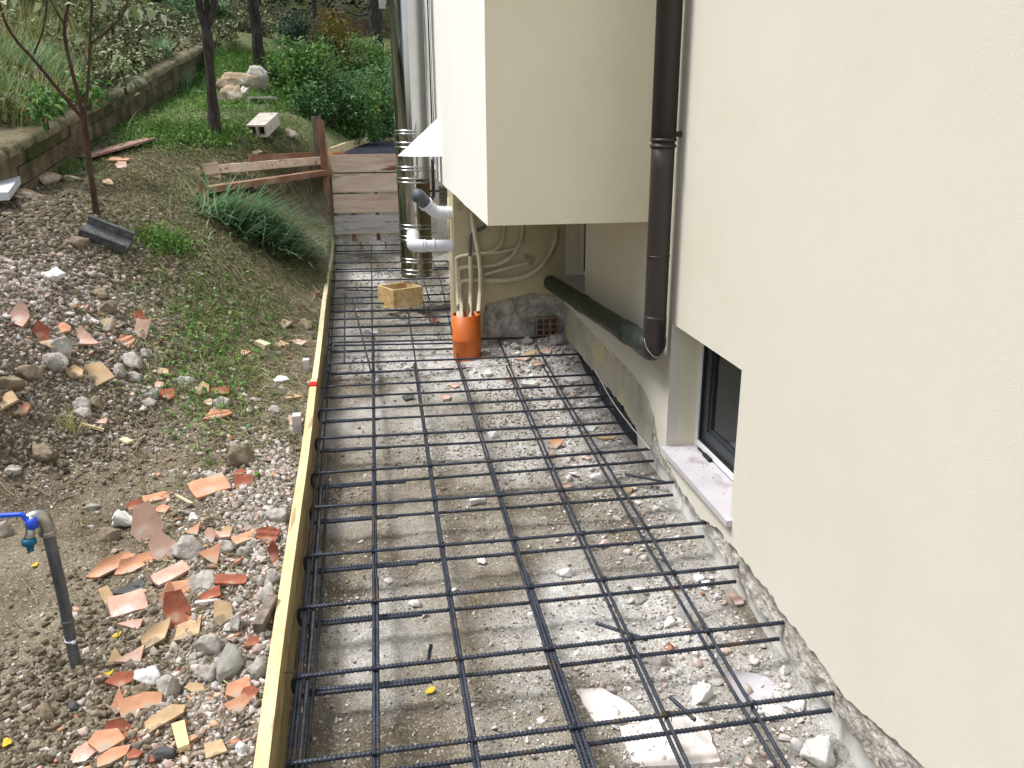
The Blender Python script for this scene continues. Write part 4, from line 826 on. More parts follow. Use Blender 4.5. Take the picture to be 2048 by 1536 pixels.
# plank panel across the end
yp = 8.80
panel = empty('plank_panel', (-.1, yp, .45), 'riser of four horizontal weathered planks closing the raised bed', 'formwork panel')
rows_ = [(308, 344, 'wood_pink'), (347, 384, 'wood_pink'), (388, 425, 'wood_pink'), (430, 467, 'wood_grey')]
for k, (ya, yb, m_) in enumerate(rows_):
    za = pY(730, ya, yp)[2]; zb = pY(730, yb, yp)[2]; xl = pY(658+k*2.6, ya, yp)[0]+.012
    o = MB().box((xl, yp-.012+k*.001, zb), (.56, yp+.012, za), jit=.0015).build('plank', M[m_], panel)
    o2 = MB().box((xl+.002, yp-.016, zb+.0), (.56, yp-.0125, zb+.012)).build('plank_edge', M['wood_pale'], panel)
for k, x in enumerate((-.30, -.05, .22)):
    MB().box((x-.02, yp+.0125, .4), (x+.02, yp+.04, 1.24)).build('batten', M['wood_red'], panel)
MB().box((pY(659, 400, yp)[0]-.028, yp-.03, .42), (pY(659, 400, yp)[0]+.006, yp+.03, 1.24), jit=.002).build('edge_batten', M['wood_pale'], panel)
def slant(name, A, B, w_, d_, m_, label, cat, group=None):
    A, B = np.array(A, float), np.array(B, float); u = unit(B-A); s_ = np.cross(u, (0, 1., 0)) if abs(u[1]) < .8 else np.cross(u, (0, 0, 1.)); s_ = unit(s_); t = np.cross(s_, u)
    V = []; n = 6
    for i in range(n+1):
        c = A+(B-A)*i/n
        for a, b in ((-1, -1), (1, -1), (1, 1), (-1, 1)): V.append(c+s_*a*w_/2+t*b*d_/2+rng.normal(0, .0012, 3))
    Q = [(i*4+k, i*4+(k+1) % 4, i*4+4+(k+1) % 4, i*4+4+k) for i in range(n) for k in range(4)]+[(0, 3, 2, 1), (n*4, n*4+1, n*4+2, n*4+3)]
    o = mkobj(name, V, Q, M[m_], None); tag(o, label, cat, group); return o
slant('post', pY(653, 462, 8.92)-(0, 0, .2), pY(632, 233, 8.92), .095, .05, 'wood_post', 'tall dark weathered post behind the reddish one at the panel corner', 'post')
slant('post', pY(664, 478, 8.72)-(0, 0, .1), pY(640, 240, 8.72), .065, .05, 'wood_red', 'tall reddish brown post in front at the left corner of the plank panel', 'post')
slant('post', pY(648, 470, 8.66)-(0, 0, .1), pY(644, 436, 8.66), .03, .03, 'wood_grey', 'short grey stake at the foot of the reddish post', 'stake')
slant('brace', hit(411, 392)+(0, 0, .05), pY(655, 344, 8.78), .12, .05, 'wood_brace', 'lowest diagonal brace board running left from the corner posts', 'brace')
slant('brace', hit(437, 350)+(0, 0, .05), pY(640, 321, 8.86), .075, .028, 'wood_pink', 'middle brace board, pale with a brown upper edge, left of the posts', 'brace')
slant('brace', hit(500, 326)+(0, 0, .04), pY(645, 311, 8.98), .07, .025, 'wood_brace', 'uppermost short brace board just behind the corner posts', 'brace')
_c = hit(430, 356); slant('stake', _c-(0, 0, .06), _c+(-.03, 0, .13), .12, .04, 'wood_pink', 'squat stake block at the left end of the middle brace', 'stake')
_c = hit(412, 394); slant('stake', _c-(0, 0, .06), _c+(-.01, 0, .11), .05, .04, 'wood_red', 'small stake at the left end of the lowest brace', 'stake')
# board and post of the raised bed
board_between('formwork_board', (float(bx2(np.array(8.83))), 8.85, 1.33), (float(bx2(np.array(12.2))), 12.2, 1.425), .2, .03, 'wood_y', 'wood_y', 'yellow board edging the raised bed behind the plank panel', 'board')
p = pY(732, 280, 12.25); slant('post', (p[0]+.02, 12.25, 1.15), (p[0]+.01, 12.25, pY(731, 258, 12.25)[2]), .04, .04, 'wood_y', 'small post at the far end of the raised bed board', 'post')
slant('offcut', pY(652, 309, 8.84), pY(688, 306, 9.1), .02, .02, 'orangepipe', 'short orange strip lying on the panel top edge', 'offcut')
# box form
c = ppl(796, 585, .09); s_ = .125; yb = 6.25; xb = .105; zb = barz(yb)-.02; H = .14
box = empty('wooden_box', (xb, yb, zb), 'small square yellow chipboard box set among the far bars', 'box')
def rbox(lo, hi, ang=20):
    a = math.radians(ang); c_, s2 = math.cos(a), math.sin(a); return MB().box(lo, hi, R=[[c_, -s2, 0], [s2, c_, 0], [0, 0, 1]], c=(xb, yb, zb))
for lo, hi in (((-s_, -s_, 0), (s_, -s_+.018, H)), ((-s_, s_-.018, 0), (s_, s_, H)), ((-s_, -s_+.018, 0), (-s_+.018, s_-.018, H-.001)), ((s_-.018, -s_+.018, 0), (s_, s_-.018, H-.001))):
    rbox(lo, hi, 27).build('side', M['osb'], box)

# ------------------------------------------------------------------ garden tap
b = pz(152, 1335, .09); b = hit(152, 1332); yt = b[1]
tp = pY(92, 1048, yt-.03)
tap = empty('garden_tap', b, 'leaning galvanised standpipe with a blue lever tap', 'tap')
P = resample([b-(0, 0, .05), b*.5+tp*.5+(.004, 0, 0), tp], .02); MB().tube(P, .0150, 24).build('standpipe', M['galv'], tap, True)
mid = P[int(len(P)*.42)]; u = unit(tp-b)
MB().tube([mid-u*.006, mid, mid+u*.006], [.0155, .0175, .0155], 20).build('coupling', M['galv'], tap, True)
lo_ = P[int(len(P)*.30)]; MB().tube([lo_-u*.0025, lo_+u*.0025], .0168, 20).box(tuple(lo_+(.008, -.022, -.004)), tuple(lo_+(.017, -.013, .005))).build('cable_tie', M['whitepipe'], tap, True)
el = smoothpath([tp-u*.03, tp+u*.012, tp+u*.028+(-.012, -.004, 0), tp+u*.022+(-.034, -.012, 0)], .004, 3)
MB().tube(el, .0195, 24).build('elbow', M['nickel'], tap, True)
MB().tube([tp-u*.034, tp-u*.030, tp-u*.02, tp-u*.016], [.0175, .0215, .0215, .018], 24).build('elbow_rim', M['nickel'], tap, True)
e0 = el[-1]; s1 = pY(62, 1062, e0[1]-.02); s2_ = pY(57, 1078, e0[1]-.025)
MB().tube(smoothpath([e0+(.006, .002, 0), e0*.5+s1*.5+(-.002, 0, .006), s1, s2_], .004, 3), .0110, 20).build('spout', M['nickel'], tap, True)
MB().tube([e0+(.004, 0, .0), e0-(.008, .003, .002)], .0155, 6).build('nut', M['nickel'], tap)
k0 = s2_; MB().tube([k0+(0, 0, .002), k0+(0, 0, -.003), k0+(0, 0, -.014), k0+(0, 0, -.016), k0+(0, 0, -.030), k0+(0, 0, -.034)], [.0150, .0178, .0178, .0095, .0085, .0078], 24).build('hose_connector', M['teal'], tap, True)
h0 = pY(64, 1044, e0[1]-.02); h1 = pY(46, 1030, e0[1]-.02); h2 = pY(-12, 1032, e0[1]-.02)
hb_ = MB(); hb_.tube([h0+(0, 0, -.016), h0+(0, 0, .010)], .0135, 16); hb_.tube(smoothpath([h0+(0, 0, .004), h0+(-.012, 0, .004), h1+(0, 0, .002), h1+(-.01, 0, .002), h2], .004, 2), .0065, 12)
hb_.build('lever', M['blue'], tap, True)
MB().tube([h0+(0, 0, -.022), h0+(0, 0, .013)], .006, 8).build('spindle', M['nickel'], tap, True)

# ------------------------------------------------------------------ retaining walls
def courses(name, O, d, nrm, L_, zf_top, zf_bot, th, hc, lb, label, m='stonewall', cop=True):
    root = empty(name, O, label, 'wall'); mb = MB(); L_ = float(L_)
    nc = int(math.ceil(max(zf_top(0)-zf_bot(0), zf_top(L_)-zf_bot(L_))/hc))+1
    for c_ in range(nc):
        s0 = -rng.random()*lb
        while s0 < L_:
            l_ = lb*rng.uniform(.75, 1.25); a, b_ = max(0, s0), min(L_, s0+l_); s0 += l_
            if b_-a < .05: continue
            ta = zf_top(a)-.001; tb = zf_top(b_)-.001; off = rng.uniform(-.012, .012); g_ = .006
            V = []
            for (s__, tz) in ((a+g_, ta), (b_-g_, tb)):
                for dd_ in (off, th):
                    for z in (tz-c_*hc-hc+g_, tz-c_*hc-g_*.5): V.append(O+np.array([d[0], d[1], 0])*s__+np.array([nrm[0], nrm[1], 0])*dd_+(0, 0, z-O[2])+rng.normal(0, .003, 3))
            mb.add(V, [(0, 1, 3, 2), (4, 6, 7, 5), (0, 4, 5, 1), (2, 3, 7, 6), (0, 2, 6, 4), (1, 5, 7, 3)])
    mb.build('block_courses', M[m], root)
    V = []; n = int(L_/.05)
    for i in range(n+1):
        s__ = L_*i/n
        for q_, (dd_, dz) in enumerate(((.03, -.02), (.02, -nc*hc))): V.append(O+np.array([d[0], d[1], 0])*s__+np.array([nrm[0], nrm[1], 0])*dd_+(0, 0, zf_top(s__)+dz-O[2]))
    mkobj('joint_mortar', V, [(2*i, 2*i+1, 2*i+3, 2*i+2) for i in range(n)], M['clod'], root, origin=O)
    if cop:
        V = []; n = int(L_/.04); prof = [(-.03, -.035), (-.035, .0), (-.02, .035), (.10, .045), (.22, .06), (.30, .08), (.30, .0)]
        for i in range(n+1):
            s__ = L_*i/n
            for j_, (dd_, dz) in enumerate(prof):
                nz = .018*float(fbm(np.array(s__*3.0+j_*9), np.array(j_*1.7), 3)); V.append(O+np.array([d[0], d[1], 0])*s__+np.array([nrm[0], nrm[1], 0])*(dd_+nz)+(0, 0, zf_top(s__)+dz+nz*.7-O[2]))
        k_ = len(prof); mkobj('coping', V, [(i*k_+j_, i*k_+j_+1, (i+1)*k_+j_+1, (i+1)*k_+j_) for i in range(n) for j_ in range(k_-1)], M['coping'], root, smooth=True, origin=O)
    return root
O = np.array([RA[0], RA[1], RA[2]])-np.array([rdir[0], rdir[1], rsl])*2.5
courses('retaining_wall', O, rdir, rnor, 2.5+np.linalg.norm((RB-RA)[:2])+.6, lambda s_: O[2]+rsl*s_-.035, lambda s_: O[2]+rsl*s_-.6, .2, .135, .42, 'low mossy tuff block retaining wall climbing along the left of the garden')
A_r = pY(420, 12, YR); B_r = pY(800, 42, YR); dR = unit((B_r-A_r)[:2]); OR = A_r-np.array([dR[0], dR[1], (B_r[2]-A_r[2])/np.linalg.norm((B_r-A_r)[:2])])*1.8; slr = (B_r[2]-A_r[2])/np.linalg.norm((B_r-A_r)[:2])
courses('stone_wall', OR, dR, np.array([-dR[1], dR[0]]), 9.0, lambda s_: OR[2]+slr*s_, lambda s_: OR[2]+slr*s_-.75, .3, .24, .95, 'dark block wall at the back of the garden under the hedge', cop=False)

# ------------------------------------------------------------------ foliage
def leaves(C, size, flat=.5, asp=.45, up=0, droop=0):
    """folded leaf blades at points C, returns V, F (each leaf is one loose piece of 2 triangles)"""
    n = len(C); size = np.broadcast_to(size, (n,))
    az = rng.uniform(0, 2*math.pi, n); el = rng.normal(up, flat, n); D = np.stack([np.cos(az)*np.cos(el), np.sin(az)*np.cos(el), np.sin(el)], 1)
    S_ = np.stack([-np.sin(az), np.cos(az), rng.normal(0, .5, n)], 1); S_ /= np.linalg.norm(S_, axis=1)[:, None]; Nn = np.cross(D, S_)
    L_ = size[:, None]; W = L_*asp/2
    V = np.stack([C, C+D*L_*.45+S_*W+Nn*L_*.06, C+D*L_-Nn*L_*.15*(1+droop), C+D*L_*.45-S_*W+Nn*L_*.06, C+D*L_*.5-Nn*L_*.02], 1)
    b = np.arange(n)[:, None]*5; Fc = np.stack([np.hstack([b, b+1, b+4]), np.hstack([b+1, b+2, b+4]), np.hstack([b+4, b+2, b+3]), np.hstack([b, b+4, b+3])], 1).reshape(-1, 3)
    return V.reshape(-1, 3), Fc
def blades(B, L_, W, lean=.6, az=None, seg_=4, curl=1.0, s0=.35):
    n = len(B); L_ = np.broadcast_to(L_, (n,)); az = rng.uniform(0, 2*math.pi, n) if az is None else az
    H_ = np.stack([np.cos(az), np.sin(az), np.zeros(n)], 1); S_ = np.stack([-np.sin(az), np.cos(az), np.zeros(n)], 1)
    lean = np.broadcast_to(lean, (n,)) + rng.normal(0, .15, n); V = []; P = B.copy()
    for k in range(seg_+1):
        t = k/seg_; w_ = W*(1-t**1.5)*.5+.0003; V += [P-S_*w_, P+S_*w_]
        a = lean*(s0+curl*t*1.3); P = P+(H_*np.sin(a)[:, None]+np.array([0, 0, 1.])*np.cos(a)[:, None])*(L_/seg_)[:, None]
    V = np.stack(V, 1); m_ = 2*(seg_+1); b = np.arange(n)[:, None]*m_
    Fc = np.stack([np.hstack([b+2*k, b+2*k+1, b+2*k+3, b+2*k+2]) for k in range(seg_)], 1).reshape(-1, 4)
    return V.reshape(-1, 3), Fc
def lying(B, L_, W, az, seg_=5):
    """thin strands lying on the ground"""
    n = len(B); P = B.copy(); V = []; a = az.copy(); L_ = np.broadcast_to(L_, (n,)); bend = rng.normal(0, .35, n)
    for k in range(seg_+1):
        S_ = np.stack([-np.sin(a), np.cos(a), np.zeros(n)], 1); Z_ = G(P[:, 0], P[:, 1])+.006+rng.random(n)*.012; Q_ = np.stack([P[:, 0], P[:, 1], Z_], 1)
        w_ = W*(.5 if k < seg_ else .1); V += [Q_-S_*w_, Q_+S_*w_+(0, 0, .001)]
        P = P+np.stack([np.cos(a), np.sin(a), np.zeros(n)], 1)*(L_/seg_)[:, None]; a = a+bend
    V = np.stack(V, 1); m_ = 2*(seg_+1); b = np.arange(n)[:, None]*m_
    return V.reshape(-1, 3), np.stack([np.hstack([b+2*k, b+2*k+1, b+2*k+3, b+2*k+2]) for k in range(seg_)], 1).reshape(-1, 4)
def stuff(name, VF, m, label, cat):
    o = mkobj(name, VF[0], VF[1], M[m], None, origin=(0, 0, 0)); tag(o, label, cat, None, 'stuff'); return o
def gpts(n, cx, cy, sx, sy, rot=0): return pxpts(n, cx, cy, sx, sy, rot)
# cut grass strands lying about
Q = np.vstack([gpts(8500, 430, 500, 115, 110, .3), gpts(6500, 350, 350, 130, 45), gpts(1800, 520, 650, 70, 90), gpts(900, 480, 800, 70, 60), gpts(1600, 560, 330, 60, 40), gpts(350, 350, 1000, 140, 160)])
az = rng.normal(-.75, .55, len(Q)) + math.pi*(rng.random(len(Q)) > .5)
stuff('cut_grass', lying(Q, rng.uniform(.05, .2, len(Q)), .0034, az), 'straw', 'thin cut grass and straw strands lying over the sloping soil', 'grass')
# low weeds
def rect_pts(n, x0, x1, y0, y1): return hits(rng.uniform(x0, x1, n), rng.uniform(y0, y1, n))
Q = np.vstack([rect_pts(26000, 230, 600, 105, 225), rect_pts(7000, 230, 720, 118, 250)]); Q = Q[rng.random(len(Q)) < np.clip(.75+2.0*fbm(Q[:, 0]*1.3, Q[:, 1]*1.3, 3, 1), .05, 1)]
Q2 = np.vstack([gpts(4200, 380, 270, 95, 18), gpts(900, 330, 490, 32, 14, .2), gpts(700, 260, 250, 40, 30), gpts(700, 430, 640, 80, 60), gpts(500, 420, 760, 60, 70), gpts(500, 120, 340, 40, 14)])
Qw = np.vstack([Q, Q2]); Qw = Qw[(rwall(Qw[:, 0], Qw[:, 1])[0] < 0)]
Cw = Qw+np.stack([rng.normal(0, .02, len(Qw)), rng.normal(0, .02, len(Qw)), rng.random(len(Qw))*.05], 1)
stuff('weeds', leaves(Cw, rng.uniform(.018, .045, len(Cw)), .5, .55, .3), 'weed', 'low green weeds covering the far lawn and slope', 'weeds')
Qb = Qw[rng.random(len(Qw)) < .45]; stuff('lawn_grass', blades(Qb, rng.uniform(.05, .14, len(Qb)), .004, .5), 'weed', 'short green grass among the weeds', 'grass')
# terrace planting
Q = rect_pts(30000, -60, 420, -20, 265); d_, t_, _ = rwall(Q[:, 0], Q[:, 1]); Q = Q[d_ > .12]
px_, py_ = proj(Q); bram = 1/(1+np.exp(-(px_-170-60*fbm(Q[:, 0]*2, Q[:, 1]*2, 3))/25))
k = rng.random(len(Q)) < np.clip(bram+.35, 0, 1); Qi = Q[k]; Ci = Qi+np.stack([rng.normal(0, .03, len(Qi)), rng.normal(0, .03, len(Qi)), rng.random(len(Qi))*(.10+.28*np.clip(fbm(Qi[:, 0]*2, Qi[:, 1]*2, 3)+.4, 0, 1))], 1)
stuff('ground_cover', leaves(Ci, rng.uniform(.03, .085, len(Ci)), .5, .6, .2), 'leaf_ivy', 'dark ivy and bramble cover on the terrace above the block wall', 'ground cover')
Qg = Q[rng.random(len(Q)) < np.clip(1-bram, 0, 1)*.30]; stuff('terrace_grass', blades(Qg, rng.uniform(.18, .5, len(Qg)), .006, .75), 'dry', 'long mixed dry and green grass hanging over the terrace', 'grass')
Q = rect_pts(1500, 10, 75, -10, 45); d_, _, _ = rwall(Q[:, 0], Q[:, 1]); Q = Q[d_ > .1]; stuff('dry_grass', blades(Q, rng.uniform(.5, .9, len(Q)), .007, .18), 'dry', 'tall straw coloured grass at the top left corner', 'grass')
# grass clumps (things)
def clump(c, n, L_, W, lean, az0, azs, m, label, name='grass_clump', rad=(.2, .12), s0=.35, curl=1.0):
    B = np.stack([c[0]+rng.normal(0, rad[0], n), c[1]+rng.normal(0, rad[1], n)], 1); B = np.c_[B, G(B[:, 0], B[:, 1])-.01]
    V, Q_ = blades(B, rng.uniform(L_*.6, L_, n), W, lean, rng.normal(az0, azs, n) if az0 is not None else None, 6, curl, s0)
    V[:, 2] = np.maximum(V[:, 2], G(V[:, 0], V[:, 1])+.003+rng.random(len(V))*.004)
    o = mkobj(name, V, Q_, M[m], None, origin=(c[0], c[1], float(G(c[0], c[1])))); tag(o, label, 'grass', None); return o
c = hit(492, 446); clump(c, 620, .66, .012, 1.42, -.85, .38, 'blade', 'big lush clump of long grass combed down towards the board', rad=(.16, .14), s0=.80, curl=.22)
c = hit(548, 478); clump(c, 400, .58, .012, 1.42, -.7, .42, 'blade', 'right half of the long grass clump touching the far board', rad=(.14, .16), s0=.80, curl=.22)
c = hit(345, 175); clump(c, 420, .42, .006, .8, None, 1, 'blade', 'small arching grass tuft beside the far end of the block wall', rad=(.08, .08))
c = hit(95, 185); c = hit(60, 165); clump(c, 600, .5, .008, .8, None, 1, 'blade', 'leafy grass tuft on the terrace left of the sapling', rad=(.2, .15))
c = hit(12, 215); clump(c, 450, .4, .010, .8, None, 1, 'blade', 'broad leaved tuft at the left edge of the terrace', rad=(.15, .1))
c = hit(110, 150); clump(c, 500, .35, .007, .8, None, 1, 'blade', 'green grass tuft just behind the sapling branches', rad=(.12, .12))
c = hit(140, 865); clump(c, 70, .14, .002, .7, None, 1, 'dry', 'tiny yellow dry tuft on the dark clods', rad=(.02, .02))

def bush(name, base, w_, h_, n, size, m, label, cat='shrub', stems=16, group=None, mst='bark_thin', asp=.4, oy=1.0, hs_=1.25):
    base = np.array(base, float); root = empty(name, base, label, cat, group)
    w_ *= 1.25; h_ *= hs_; n = int(n*1.15)
    nl = 16; lob = []
    for _ in range(nl):
        a = rng.uniform(0, 2*math.pi); r_ = rng.random()**.5*.7; z = rng.uniform(.2, .85); lob.append((math.cos(a)*r_*w_/2, math.sin(a)*r_*w_/2*oy, z*h_, rng.uniform(.22, .4)*min(w_, h_)))
    lob = np.array(lob); pick = rng.integers(0, nl, n); dv = rng.normal(size=(n, 3)); dv /= np.linalg.norm(dv, axis=1)[:, None]; rr = lob[pick, 3]*rng.random(n)**.6*1.15
    C_ = base+lob[pick, :3]+dv*rr[:, None]*(1, 1, .9); g_ = G(C_[:, 0], C_[:, 1]); C_[:, 2] = np.maximum(C_[:, 2], g_+.02)
    V, Fc = leaves(C_, rng.uniform(size*.6, size*1.2, n), .55, asp, .1, 1)
    mkobj('foliage', V, Fc, M[m], root, origin=base)
    mb = MB()
    for i in range(stems):
        l = lob[rng.integers(0, nl)]; mb.tube(smoothpath([base+(l[0]*.15, l[1]*.15, -.03), base+(l[0]*.5, l[1]*.5, l[2]*.5), base+l[:3]], .05, 1), .006, 5)
    mb.build('stem', M[mst], root, True)
    return root
def bpx(px, py, Y): p = pY(px, py, Y); return (p[0], Y, float(G(p[0], Y))-.02)
bush('shrub', bpx(628, 228, 10.9), .72, .72, 2300, .075, 'leaf_green', 'bright leafy shrub directly right of the rock pile')
bush('shrub', bpx(690, 235, 11.2), .9, .72, 2600, .075, 'leaf_green', 'fresh green shrub in the middle of the bank of shrubs')
bush('shrub', bpx(655, 262, 10.5), .8, .45, 1900, .06, 'leaf_deep', 'low dark green bush behind the tall corner posts')
bush('shrub', bpx(705, 270, 10.9), .7, .5, 2000, .07, 'leaf_green', 'low spreading green bush beside the raised bed')
bush('shrub', bpx(738, 230, 12.6), .8, .85, 2600, .09, 'leaf_deep', 'large leaved shrub right of the flue, tallest near the house')
bush('shrub', bpx(775, 235, 13.2), .8, .95, 2200, .09, 'leaf_deep', 'large leaved shrub pressed against the flue side')
bush('shrub', bpx(700, 240, 12.2), .5, .6, 1300, .05, 'leaf_blue', 'small blue green bush with feathery leaves in the bank', asp=.2)
bush('shrub', bpx(622, 190, 12.6), .62, 1.05, 2200, .06, 'leaf_blue', 'upright blue green shrub standing highest before the back wall')
bush('shrub', bpx(665, 150, 14.6), .7, .65, 1500, .07, 'leaf_yellow', 'yellow and brown tinted shrub under the back wall')
bush('shrub', bpx(608, 100, 15.4), .6, .3, 1200, .06, 'leaf_yellow', 'small yellow green shrub left of the tinted one')
bush('shrub', bpx(560, 190, 12.2), .7, .4, 1500, .06, 'leaf_green', 'low green bush at the foot of the grey trunk')
bush('shrub', bpx(725, 150, 14.6), 1.4, .55, 3000, .06, 'leaf_green', 'broad light green bush near the back wall by the flue')
bush('shrub', bpx(470, 110, 14.2), 1.4, .34, 2600, .06, 'leaf_ivy', 'dark tangled bush between the two dark trunks')
bush('shrub', bpx(410, 100, 14.2), 1.0, .4, 2000, .055, 'leaf_deep', 'green tangle behind the forked dark trunk')
bush('shrub', bpx(560, 100, 15), 1.2, .3, 2200, .06, 'leaf_ivy', 'dark bramble bush under the middle of the back wall')
bush('shrub', bpx(430, 140, 12.6), .9, .3, 1500, .05, 'leaf_ivy', 'low ivy mound where the block wall meets the lawn')
bush('shrub', bpx(265, 92, 9.9), .35, .2, 300, .07, 'leaf_green', 'small leafy plant growing on top of the block wall', stems=3)
p = pY(253, 172, 8.6); bush('wall_plant', (p[0], p[1], p[2]-.05), .22, .22, 110, .07, 'leaf_pale', 'star leaved pale plant rooted in the block wall coping', 'plant', 3)
p = pY(170, 205, 7.2); bush('wall_plant', (p[0], p[1]+.1, p[2]-.03), .30, .18, 130, .08, 'leaf_green', 'green plant with long leaves behind the sapling fork', 'plant', 3)
p = pY(65, 222, 6.7); bush('wall_plant', (p[0], p[1]+.25, p[2]-.1), .30, .22, 150, .08, 'leaf_green', 'leafy green plant at the left end of the coping', 'plant', 3)
# hedge on the back wall and dark wood beyond (uncountable)
n = 16000; x = rng.uniform(-6, 3.2, n); y = YR+.1+rng.random(n)**1.3*2.0; tz = np.interp(x, [OR[0], B_r[0]], [OR[2], B_r[2]])
C_ = np.stack([x, y+rng.normal(0, .1, n), tz-.12+rng.random(n)*1.6-.25*(fbm(x*1.5, x*0+2, 3)+.3)], 1)
stuff('hedge', leaves(C_, rng.uniform(.06, .13, n), .6, .6, 0), 'leaf_hedge', 'dense dark ivy hedge hanging over the back wall', 'hedge')
n = 26000; x = rng.uniform(-16, -3.0, n); y = rng.uniform(9, 19, n); d_, t_, _ = rwall(x, y); k = d_ > 1.6; x, y = x[k], y[k]
C_ = np.stack([x, y, G(x, y)+rng.random(len(x))**1.2*1.3], 1); stuff('bramble_slope', leaves(C_, rng.uniform(.06, .12, len(x)), .6, .6, 0), 'leaf_ivy', 'dark bramble thicket rising on the slope at the upper left', 'thicket')
n = 30000; x = rng.uniform(-16, -8.5, n); y = rng.uniform(-8, 22, n)
C_ = np.stack([x, y, G(x, y)+rng.random(n)**.8*(6.5+2.5*fbm(y*.5, x*.5, 3))], 1); stuff('wood', leaves(C_, rng.uniform(.28, .5, n), .6, .6, 0), 'leaf_hedge', 'dark trees and brambles further up the slope', 'wood')
# trees
def tree(name, pts, radii, m, label, limbs=(), leaf=None):
    base = np.array(pts[0], float); root = empty(name, base, label, 'tree')
    P = [np.array(p, float) for p in pts]; Ps = smoothpath(P, .05, 2); r_ = np.interp(np.linspace(0, 1, len(Ps)), np.linspace(0, 1, len(radii)), radii)
    V, Q_ = sweep(Ps, r_, 14); V = V+np.stack([fbm(V[:, 2]*9+V[:, 0]*30, V[:, 1]*30, 3, k) for k in range(3)], 1)*radii[0]*.5
    mkobj('trunk', V, Q_, M[m], root, smooth=True, origin=base)
    for lp, lr in limbs:
        L_ = smoothpath([np.array(p, float) for p in lp], .04, 2); V, Q_ = sweep(L_, np.linspace(lr[0], lr[1], len(L_)), 8); mkobj('limb', V, Q_, M[m], root, smooth=True, origin=base)
    if leaf is not None and len(leaf[0]): V, Fc = leaves(np.array(leaf[0]), leaf[1], .5, .62, -.3, 2); mkobj('crown', V, Fc, M[leaf[2]], root, origin=base)
    return root
Y1 = float(hit(193, 430)[1]); q = lambda px, py, Y=Y1: pY(px, py, Y)
b0 = hit(194, 432)-(0, 0, .05)
lf = []
for (px, py, sx, sy, n) in ((15, 15, 16, 14, 7), (195, -5, 40, 14, 12), (250, 15, 22, 14, 8), (120, 5, 14, 10, 4), (300, 5, 25, 12, 8), (330, 15, 8, 10, 3), (165, 60, 10, 30, 3), (60, -20, 60, 14, 12)):
    for _ in range(n): lf.append(q(px+rnd.gauss(0, sx), py+rnd.gauss(0, sy), Y1+rnd.gauss(0, .08)))
for _ in range(700): lf.append(q(rnd.uniform(-80, 380), rnd.uniform(-420, -40), Y1+rnd.gauss(0, .45)))
tree('sapling', [b0, q(178, 330), q(168, 240)], [.021, .018, .017], 'bark_thin', 'slender brown sapling forking low with few pale leaves', [
    ([q(168, 240), q(105, 165), q(62, 112), q(30, 80), q(2, 30), q(-30, -120)], (.013, .006)),
    ([q(68, 108), q(88, 60), q(95, 0), q(100, -150)], (.007, .003)),
    ([q(168, 240), q(150, 165), q(130, 85), q(128, 45), q(140, 0), q(150, -200)], (.014, .007)),
    ([q(128, 48), q(112, 20), q(95, -10), q(70, -140)], (.007, .004)),
    ([q(168, 240), q(178, 150), q(180, 90), q(182, 40), q(190, -150)], (.012, .005)),
    ([q(180, 88), q(215, 62), q(240, 40), q(257, 5), q(262, -120)], (.009, .004))], (lf, .075, 'leaf_pale'))
Y2 = float(hit(430, 264)[1]); q2 = lambda px, py, Y=Y2: pY(px, py, Y)
top_leaf = [q2(rnd.uniform(250, 620), rnd.uniform(-560, -120), Y2+rnd.gauss(0, .7)) for _ in range(1500)]
tree('tree', [hit(430, 264)-(0, 0, .08), q2(424, 190), q2(418, 100), q2(412, 50)], [.062, .047, .042, .045], 'bark', 'dark bare trunk forking near the top in the middle of the garden', [
    ([q2(413, 60), q2(402, 30), q2(396, 0), q2(380, -200), q2(350, -420)], (.036, .02)), ([q2(413, 60), q2(425, 25), q2(430, 0), q2(440, -200), q2(470, -450)], (.034, .02)), ([q2(412, 50), q2(415, 20), q2(410, -60), q2(412, -300)], (.026, .01))], (top_leaf, .09, 'leaf_deep'))
Y3 = float(hit(521, 138)[1]); q3_ = lambda px, py, Y=Y3: pY(px, py, Y)
top_leaf = [q3_(rnd.uniform(380, 720), rnd.uniform(-420, -60), Y3+rnd.gauss(0, .9)) for _ in range(1800)]
tree('tree', [hit(521, 138)-(0, 0, .1), q3_(516, 100), q3_(512, 50), q3_(506, 0), q3_(500, -250)], [.085, .07, .075, .085, .06], 'bark', 'thicker grey lichen speckled trunk behind the rock pile', [([q3_(508, -20), q3_(470, -150), q3_(420, -300)], (.04, .015)), ([q3_(506, -60), q3_(560, -200), q3_(620, -320)], (.04, .015))], (top_leaf, .1, 'leaf_deep'))
b_ = pY(630, 60, 15.8); tree('tree', [(b_[0], 15.8, float(G(b_[0], 15.8))-.05), pY(628, 20, 15.8), pY(624, -60, 15.8), pY(620, -300, 15.8)], [.045, .04, .036, .02], 'bark', 'thin pale grey stem in front of the back wall')
b_ = pY(752, 78, 15.0); tree('tree', [(b_[0], 15, float(G(b_[0], 15))-.05), pY(750, 40, 15), pY(746, -60, 15), pY(740, -300, 15)], [.12, .11, .10, .06], 'bark', 'dark trunk near the house just left of the steel flue', [([pY(748, 20, 15), pY(720, 35, 15), pY(690, 20, 15), pY(668, 25, 15)], (.02, .006))])

